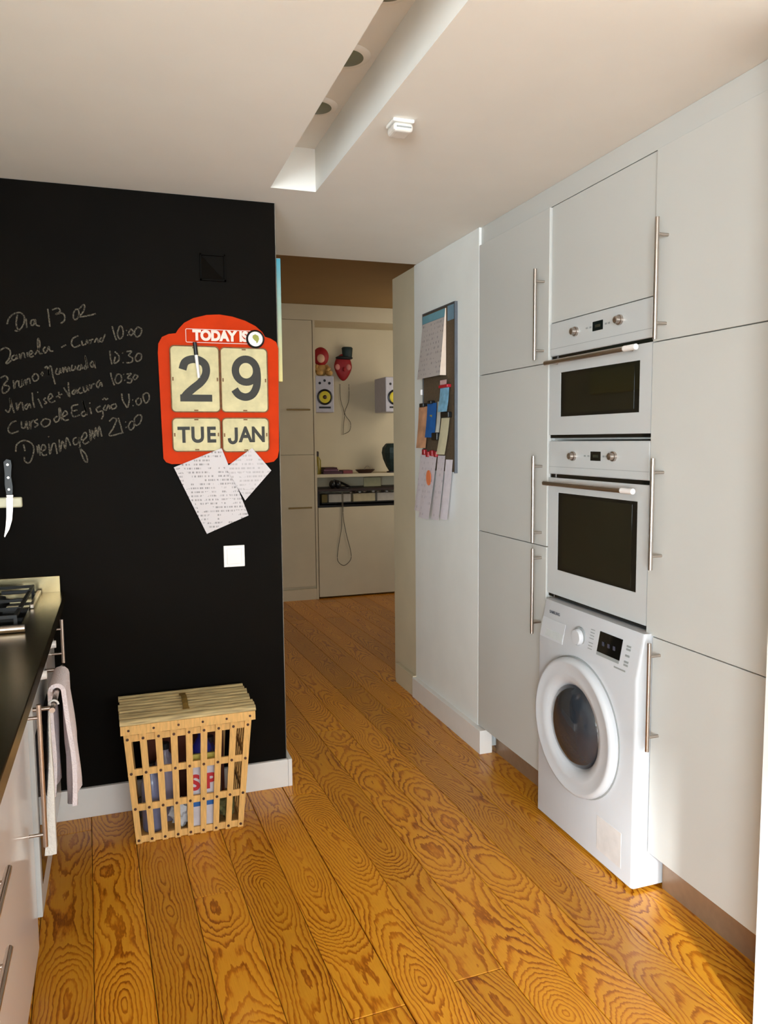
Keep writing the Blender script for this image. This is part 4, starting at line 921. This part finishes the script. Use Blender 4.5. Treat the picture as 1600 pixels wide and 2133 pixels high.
# towels draped over the oven handle
def towel(name, y0, y1, zl, zr, mat, label, out_l=0.012, out_r=0.030, th=0.007, seed=1, taper=0.0):
    """over bar at x=-0.197,z=0.722 ; left flap towards the oven, right flap towards the room"""
    rr = random.Random(seed); bx_, bz = -0.197, 0.722; prof = []
    n = 12
    for i in range(n+1):
        f = i/n; z = zl + (bz-zl)*f; prof.append((bx_-0.012-out_l*(1-f), z))
    for i in range(1, 6):
        a = PI - PI*i/6; prof.append((bx_+0.012*math.cos(a), bz+0.012*math.sin(a)))
    for i in range(n+1):
        f = i/n; z = bz - (bz-zr)*f; prof.append((bx_+0.012+out_r*math.sin(f*1.4)**1.0, z))
    bm = nb(); m_ = 14; G_ = []
    for s in (0, 1):
        g = []
        for j, (px_, pz_) in enumerate(prof):
            a = Vector(prof[max(j-1, 0)]); b_ = Vector(prof[min(j+1, len(prof)-1)]); tn = (b_-a).normalized(); nn = Vector((-tn[1], tn[0]))
            dep = max(0.0, (bz-pz_)/(bz-min(zl, zr)))
            row = []
            for i in range(m_+1):
                u = i/m_; yc = (y0+y1)/2; yy = yc + (u-0.5)*(y1-y0)*(1-taper*(1-dep))
                wv = 0.010*math.sin(u*9+seed)*min(1, dep*2) + 0.004*math.sin(u*23+seed*2+pz_*20)*dep
                hem = 0.012*math.sin(u*7+seed)*(1 if j in (0, len(prof)-1) else 0)
                row.append(bm.verts.new((px_ + nn[0]*th*s + wv, yy, pz_ + nn[1]*th*s + hem)))
            g.append(row)
        G_.append(g)
    J = len(prof)
    for s in (0, 1):
        for j in range(J-1):
            for i in range(m_): bm.faces.new((G_[s][j][i], G_[s][j][i+1], G_[s][j+1][i+1], G_[s][j+1][i]))
    for j in range(J-1):
        for i in (0, m_): bm.faces.new((G_[0][j][i], G_[0][j+1][i], G_[1][j+1][i], G_[1][j][i]))
    for i in range(m_):
        for j in (0, J-1): bm.faces.new((G_[0][j][i], G_[0][j][i+1], G_[1][j][i+1], G_[1][j][i]))
    return tag(sm(obj(name, bm, mat), 60), label, 'towel', 'towels over the oven handle')
towel('towel', 2.40, 2.655, 0.400, 0.365, TOWELP, 'pale pink terry towel draped over the oven handle', seed=2, taper=0.25, th=0.013, out_l=0.010, out_r=0.013)
bm = nb(); rg = []
for i in range(15):
    f = i/14; z = 0.7135 - f*0.420; xr = -0.206 - 0.001*math.sin(f*9); xl = -0.2105 - 0.027*f**1.5 - 0.001*math.sin(f*13); ya, yb_ = 2.292-0.004*f, 2.330+0.012*f
    rg.append([bm.verts.new(c_) for c_ in ((xl, ya, z), ((xl+xr)/2, ya-0.003, z), (xr, ya, z), (xr-0.002, yb_, z), ((xl+xr)/2, yb_+0.003, z), (xl, yb_, z))])
for p_, q_ in zip(rg, rg[1:]):
    for k in range(6): bm.faces.new((p_[k], p_[(k+1) % 6], q_[(k+1) % 6], q_[k]))
bm.faces.new(rg[0][::-1]); bm.faces.new(rg[-1])
btube(bm, [(-0.197+0.0125*math.cos(a), 2.311, 0.722+0.0125*math.sin(a)) for a in [PI*1.1*k/8 for k in range(9)]], 0.003)
tag(sm(obj('tea_towel', bm, TOWELW), 50), 'narrow folded white tea towel hanging at the near end of the oven handle', 'towel', 'towels over the oven handle')

# ================================================================ far end of the hall
YF = 6.835
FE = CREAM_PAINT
sbox('wall_hall_end', (0.63, 7.26, 0), (3.2, 7.36, 2.667), FE)
sbox('trim_5', (0.64, YF, 2.530), (3.19, 7.255, 2.666), FE)
t = thing('hall_closet', (1.20, 7.0, 0), 'cream built-in closet with stacked fronts at the far left end of the hall', 'closet')
box('carcass', (0.64, YF+0.021, 0.10), (1.712, 7.25, 2.528), FE, t)
for (z0, z1) in ((0.125, 1.329), (1.333, 2.527)):
    d = box('door', (0.90, YF, z0), (1.690, YF+0.020, z1), FE, t, 0.002)
    zc = 0.852 if z0 < 1 else 1.735
    bm = nb(); bcyl(bm, (1.44, YF-0.028, zc), (1.655, YF-0.028, zc), 0.007, 10)
    for xx in (1.47, 1.62): bcyl(bm, (xx, YF-0.028, zc), (xx, YF, zc), 0.005, 8)
    obj('handle', bm, M('brass_bar', (150, 128, 80), 0.4, 0.6), d)
box('end_panel', (1.694, YF-0.004, 0.0), (1.714, YF+0.0205, 2.5285), FE, t)
box('plinth', (0.90, YF-0.003, 0.0), (1.693, YF+0.02, 0.1), FE, t)
# niche with desk
t = thing('hall_desk', (2.40, 7.0, 0), 'built-in cream desk with black edged open compartment in the hall niche', 'desk')
box('front_panel', (1.722, YF, 0.015), (3.19, YF+0.02, 0.845), FE, t, 0.001)
box('bottom_board', (1.716, YF-0.002, 0.848), (3.19, 7.255, 0.866), BLACKP, t)
box('desk_top', (1.716, YF-0.004, 0.992), (3.19, 7.255, 1.012), M('dark_brown_board', (44, 28, 22), 0.5), t)
box('divider', (1.718, YF+0.002, 0.8665), (1.736, 7.25, 0.9915), BLACKP, t)
box('inner_board', (1.760, YF+0.01, 0.880), (3.19, YF+0.20, 0.886), BLACKP, t)
tag(box('wall_shelf', (1.716, YF+0.10, 1.116), (3.19, 7.255, 1.146), FE, None, 0.001), 'cream shelf above the hall desk', 'shelf')
YI = YF + 0.06
for i, (xa, xb, cb, lab) in enumerate(((1.772, 1.825, (110, 92, 40), 'small olive box at the left of the desk compartment'), (1.838, 2.052, (190, 178, 160), 'long cream box left of centre in the desk compartment'), (2.076, 2.292, (196, 178, 140), 'long cream box with a faint label in the desk compartment'), (2.312, 2.52, (188, 176, 160), 'cream box at the right of the desk compartment, half hidden'))):
    tag(box('storage_box', (xa, YI, 0.8865), (xb, YI+0.10, 0.962), M('box_card_%d' % i, cb, 0.7, var=0.08), None, 0.003), lab, 'box', 'boxes in the desk compartment')
for i in range(9):
    xx = 2.06 + i*0.045
    crv = nb(); bsph(crv, (xx, YI+0.03, 0.972+0.003*(i % 2)), 0.012, (1.3, 1, 0.8), 8)
    tag(sm(obj('trinket', crv, M('trinket_%d' % i, ((150, 130, 110), (60, 40, 30), (190, 180, 170))[i % 3], 0.6))), ('first', 'second', 'third', 'fourth', 'fifth', 'sixth', 'seventh', 'eighth', 'ninth')[i] + ' tiny trinket from the left in the row on the desk compartment boxes', 'trinket', 'trinkets on the compartment boxes')
# headphones
t = thing('headphones', (1.95, YF+0.06, 1.012), 'black headphones lying on the dark desk top in the hall', 'headphones')
for (cx_, cz_) in ((1.872, 1.0545), (1.925, 1.0525)): sm(obj('ear_cup', bsph(nb(), (cx_, YF+0.05, cz_), 0.038, (0.8, 1.0, 1.0)), BLACKP, t))
pts = [(1.885+0.155*s, YF+0.05+0.10*math.sin(PI*s), 1.085-0.060*s*s) for s in [i/12 for i in range(13)]]
sm(obj('headband', btube(nb(), pts, 0.011), BLACKP, t))
sm(obj('cable', btube(nb(), spline([(1.925, YF+0.03, 1.03), (1.98, YF+0.01, 1.019), (2.03, YF+0.03, 1.019), (2.02, YF+0.08, 1.019)], 6), 0.005), BLACKP, t))
# cables
GR = M('grey_cable', (96, 88, 72), 0.6)
bm = btube(nb(), spline([(1.945, YF-0.008, 0.99), (1.945, YF-0.010, 0.84), (1.937, YF-0.010, 0.66), (1.902, YF-0.010, 0.46), (1.896, YF-0.010, 0.35), (1.955, YF-0.010, 0.300), (2.020, YF-0.010, 0.350), (2.022, YF-0.010, 0.43), (1.985, YF-0.010, 0.58), (1.956, YF-0.010, 0.74), (1.955, YF-0.010, 0.86), (1.955, YF-0.008, 0.99)], 8), 0.0032)
tag(sm(obj('cable_loop', bm, GR)), 'grey cable loop hanging in front of the lower desk panel', 'cable')
bm = btube(nb(), spline([(2.06, 7.245, 2.0), (2.065, 7.245, 1.85), (2.10, 7.245, 1.72), (2.09, 7.245, 1.60), (2.085, 7.245, 1.51)], 8), 0.003)
btube(bm, spline([(2.15, 7.245, 2.0), (2.145, 7.245, 1.84), (2.105, 7.245, 1.72), (2.16, 7.245, 1.63), (2.15, 7.245, 1.55), (2.095, 7.245, 1.52)], 8), 0.003)
tag(sm(obj('string_loop', bm, GR)), 'thin strings hanging below the red mask on the niche wall', 'string')
# loudspeakers
SPK = M('speaker_silver', (182, 178, 186), 0.45); CONE = M('yellow_cone', (206, 186, 30), 0.5)
def speaker(xc, z0, w_, h_, y0, y1, rot, lab, flip=False):
    t = thing('loudspeaker', (xc, (y0+y1)/2, z0), lab, 'loudspeaker', 'loudspeakers on the niche wall')
    P_ = []
    P_.append(obj('cabinet', bbox(nb(), (xc-w_/2, y0, z0), (xc+w_/2, y1, z0+h_), 0.008), SPK, t))
    zc = z0 + h_*0.42
    P_.append(sm(obj('surround', blathe(nb(), [(0.072, 0.0), (0.072, -0.006), (0.062, -0.010), (0.054, -0.004)], (xc, y0, zc), 'y', 32), BLACKP, t)))
    P_.append(sm(obj('woofer', blathe(nb(), [(0.0535, -0.004), (0.048, -0.006), (0.020, -0.0045), (0.019, -0.004)], (xc, y0, zc), 'y', 32), CONE, t)))
    P_.append(sm(obj('dust_cap', bsph(nb(), (xc, y0-0.006, zc), 0.017, (1, 0.5, 1)), M('cap_brown', (70, 44, 20), 0.5), t)))
    bm = nb()
    for dx, dz in ((-0.045, h_*0.80), (0.0, h_*0.87), (0.045, h_*0.80)): bcyl(bm, (xc+dx, y0-0.002, z0+dz), (xc+dx, y0+0.001, z0+dz), 0.012, 12)
    P_.append(obj('tweeter_dots', bm, BLACKP, t))
    P_.append(box('label_bar', (xc-0.055, y0-0.002, z0+h_*0.11), (xc+0.055, y0+0.001, z0+h_*0.16), BLACKP, t))
    if rot: t.rotation_euler = (0, 0, rot)
    br = box('bracket', (xc-0.04, y1+0.001, z0+h_*0.4), (xc+0.04, 7.258, z0+h_*0.6), BLACKP, t) if not rot else None
    return t
speaker(1.806, 1.713, 0.176, 0.330, 6.86, 7.03, 0, 'white loudspeaker with yellow cone under the red doll, left in the niche')
speaker(2.485, 1.720, 0.185, 0.325, 6.86, 7.19, 0, 'white loudspeaker at the right edge of the niche, cut off by the wall')
# red doll on the left speaker
t = thing('doll', (1.795, 6.95, 2.044), 'red hooded doll with tan body sitting on the left loudspeaker', 'doll')
DR = M('doll_red', (150, 14, 22), 0.6, var=0.1); SKIN = M('doll_tan', (190, 148, 84), 0.7, var=0.1); FACE = M('doll_face', (214, 170, 140), 0.6)
bm = bsph(nb(), (1.795, 6.94, 2.222), 0.074, (1.0, 0.85, 1.15), 20); sm(obj('hood', bm, DR, t))
sm(obj('face', bsph(nb(), (1.782, 6.885, 2.200), 0.036, (1.0, 0.6, 1.1)), FACE, t))
sm(obj('body', bsph(nb(), (1.800, 6.95, 2.105), 0.052, (1.15, 0.9, 1.15)), SKIN, t))
for s in (-1, 1):
    sm(obj('arm', btube(nb(), [(1.80+s*0.045, 6.93, 2.14), (1.80+s*0.062, 6.90, 2.11), (1.80+s*0.035, 6.88, 2.085)], 0.015), SKIN, t))
    sm(obj('leg', bsph(nb(), (1.795+s*0.045+0.02, 6.90, 2.072), 0.030, (1.1, 1.3, 0.9)), SKIN, t))
# hanging mask with a top hat
t = thing('mask', (2.09, 7.25, 2.0), 'red painted mask with a black top hat hanging on the niche wall', 'mask')
bm = bsph(nb(), (2.085, 7.215, 2.155), 0.088, (1.0, 0.45, 1.45), 24)
for v_ in bm.verts:
    f_ = max(0.0, (2.155 - v_.co.z)/0.13); v_.co.x = 2.085 + (v_.co.x-2.085)*(1-0.35*min(1, f_))
sm(obj('face', bm, DR, t))
sm(obj('hat_brim', bsph(nb(), (2.095, 7.205, 2.245), 0.075, (1.15, 0.6, 0.28)), M('hat_black', (14, 22, 24), 0.6), t))
sm(obj('hat_crown', blathe(nb(), [(0.046, 0), (0.050, 0.05), (0.054, 0.085), (0.046, 0.095)], (2.125, 7.205, 2.252), 'z', 20, (1, 0.8)), M('hat_green_black', (16, 40, 38), 0.6), t))
for s in (-1, 1): sm(obj('cheek', bsph(nb(), (2.075+s*0.055, 7.180, 2.155), 0.024, (1, 0.5, 1.2)), M('cheek_pink', (206, 130, 120), 0.6), t))
sm(obj('nose', bsph(nb(), (2.085, 7.168, 2.135), 0.015, (1, 0.9, 1.4)), DR, t))
# shelf items
YSH = YF + 0.16
t = thing('bottle', (1.758, YSH, 1.1462), 'olive oil coloured bottle with dark cap at the left end of the hall shelf', 'bottle')
sm(obj('body', blathe(nb(), [(0.036, 0), (0.038, 0.01), (0.036, 0.13), (0.014, 0.165)], (1.758, YSH, 1.1462), 'z', 16), M('olive_glass', (128, 112, 30), 0.3), t))
sm(obj('cap', blathe(nb(), [(0.016, 0.1652), (0.018, 0.20), (0.014, 0.212)], (1.758, YSH, 1.1462), 'z', 12), M('dark_cap', (36, 18, 14), 0.5), t))
for i, (xa, xb, z0, z1, cc, lab) in enumerate(((1.800, 1.985, 1.1462, 1.170, (60, 36, 44), 'purple-brown book lying lowest at the left of the shelf'), (1.805, 1.945, 1.1705, 1.192, (84, 56, 66), 'mauve book lying in the middle of the shelf stack'), (1.815, 1.935, 1.1925, 1.208, (54, 22, 26), 'dark maroon book on top of the shelf stack'), (1.990, 2.085, 1.1462, 1.180, (96, 48, 50), 'reddish book lying right of the shelf stack'))):
    bt = thing('book', ((xa+xb)/2, YSH, z0), lab, 'book', 'books lying on the hall shelf')
    box('cover', (xa, YSH-0.06, z0), (xb, YSH+0.08, z1), M('book_%d' % i, cc, 0.6), bt, 0.002)
    box('pages', (xa+0.004, YSH-0.0612, z0+0.004), (xb-0.004, YSH-0.0601, z1-0.004), M('book_pages_%d' % i, tuple(int(q*1.35) for q in cc), 0.8), bt)
t = thing('tray', (2.23, YSH, 1.1462), 'flat dark brown tray with a thin hoop handle on the hall shelf', 'tray')
sm(obj('dish', blathe(nb(), [(0.060, 0), (0.085, 0.022), (0.098, 0.034), (0.092, 0.036), (0.055, 0.01)], (2.225, YSH, 1.1462), 'z', 28, (1, 0.6)), M('tray_brown', (58, 34, 22), 0.5), t), 50)
sm(obj('hoop', btube(nb(), [(2.25+0.030*math.cos(a), YSH, 1.178+0.036*math.sin(a)) for a in [PI*k/10 for k in range(11)]], 0.0035), M('hoop_pale', (150, 136, 116), 0.5), t))
t = thing('vase', (2.50, YSH, 1.1462), 'dark green faceted vase at the right end of the hall shelf', 'vase')
sm(obj('foot', blathe(nb(), [(0.050, 0), (0.050, 0.012), (0.03, 0.016)], (2.495, YSH, 1.1462), 'z', 12), M('vase_foot', (30, 14, 12), 0.5), t))
obj('body', blathe(nb(), [(0.028, 0.0165), (0.055, 0.06), (0.085, 0.13), (0.098, 0.19), (0.090, 0.24), (0.06, 0.275), (0.05, 0.28)], (2.495, YSH, 1.1462), 'z', 12), M('vase_green', (30, 48, 46), 0.4, var=0.4, scale=60), t)
t = thing('thermostat', (2.30, YF+0.3, 1.013), 'pale square card leaning under the shelf at the right of the desk', 'card')
box('card', (2.245, 7.10, 1.0125), (2.42, 7.11, 1.10), M('card_pale', (176, 168, 130), 0.7), t)
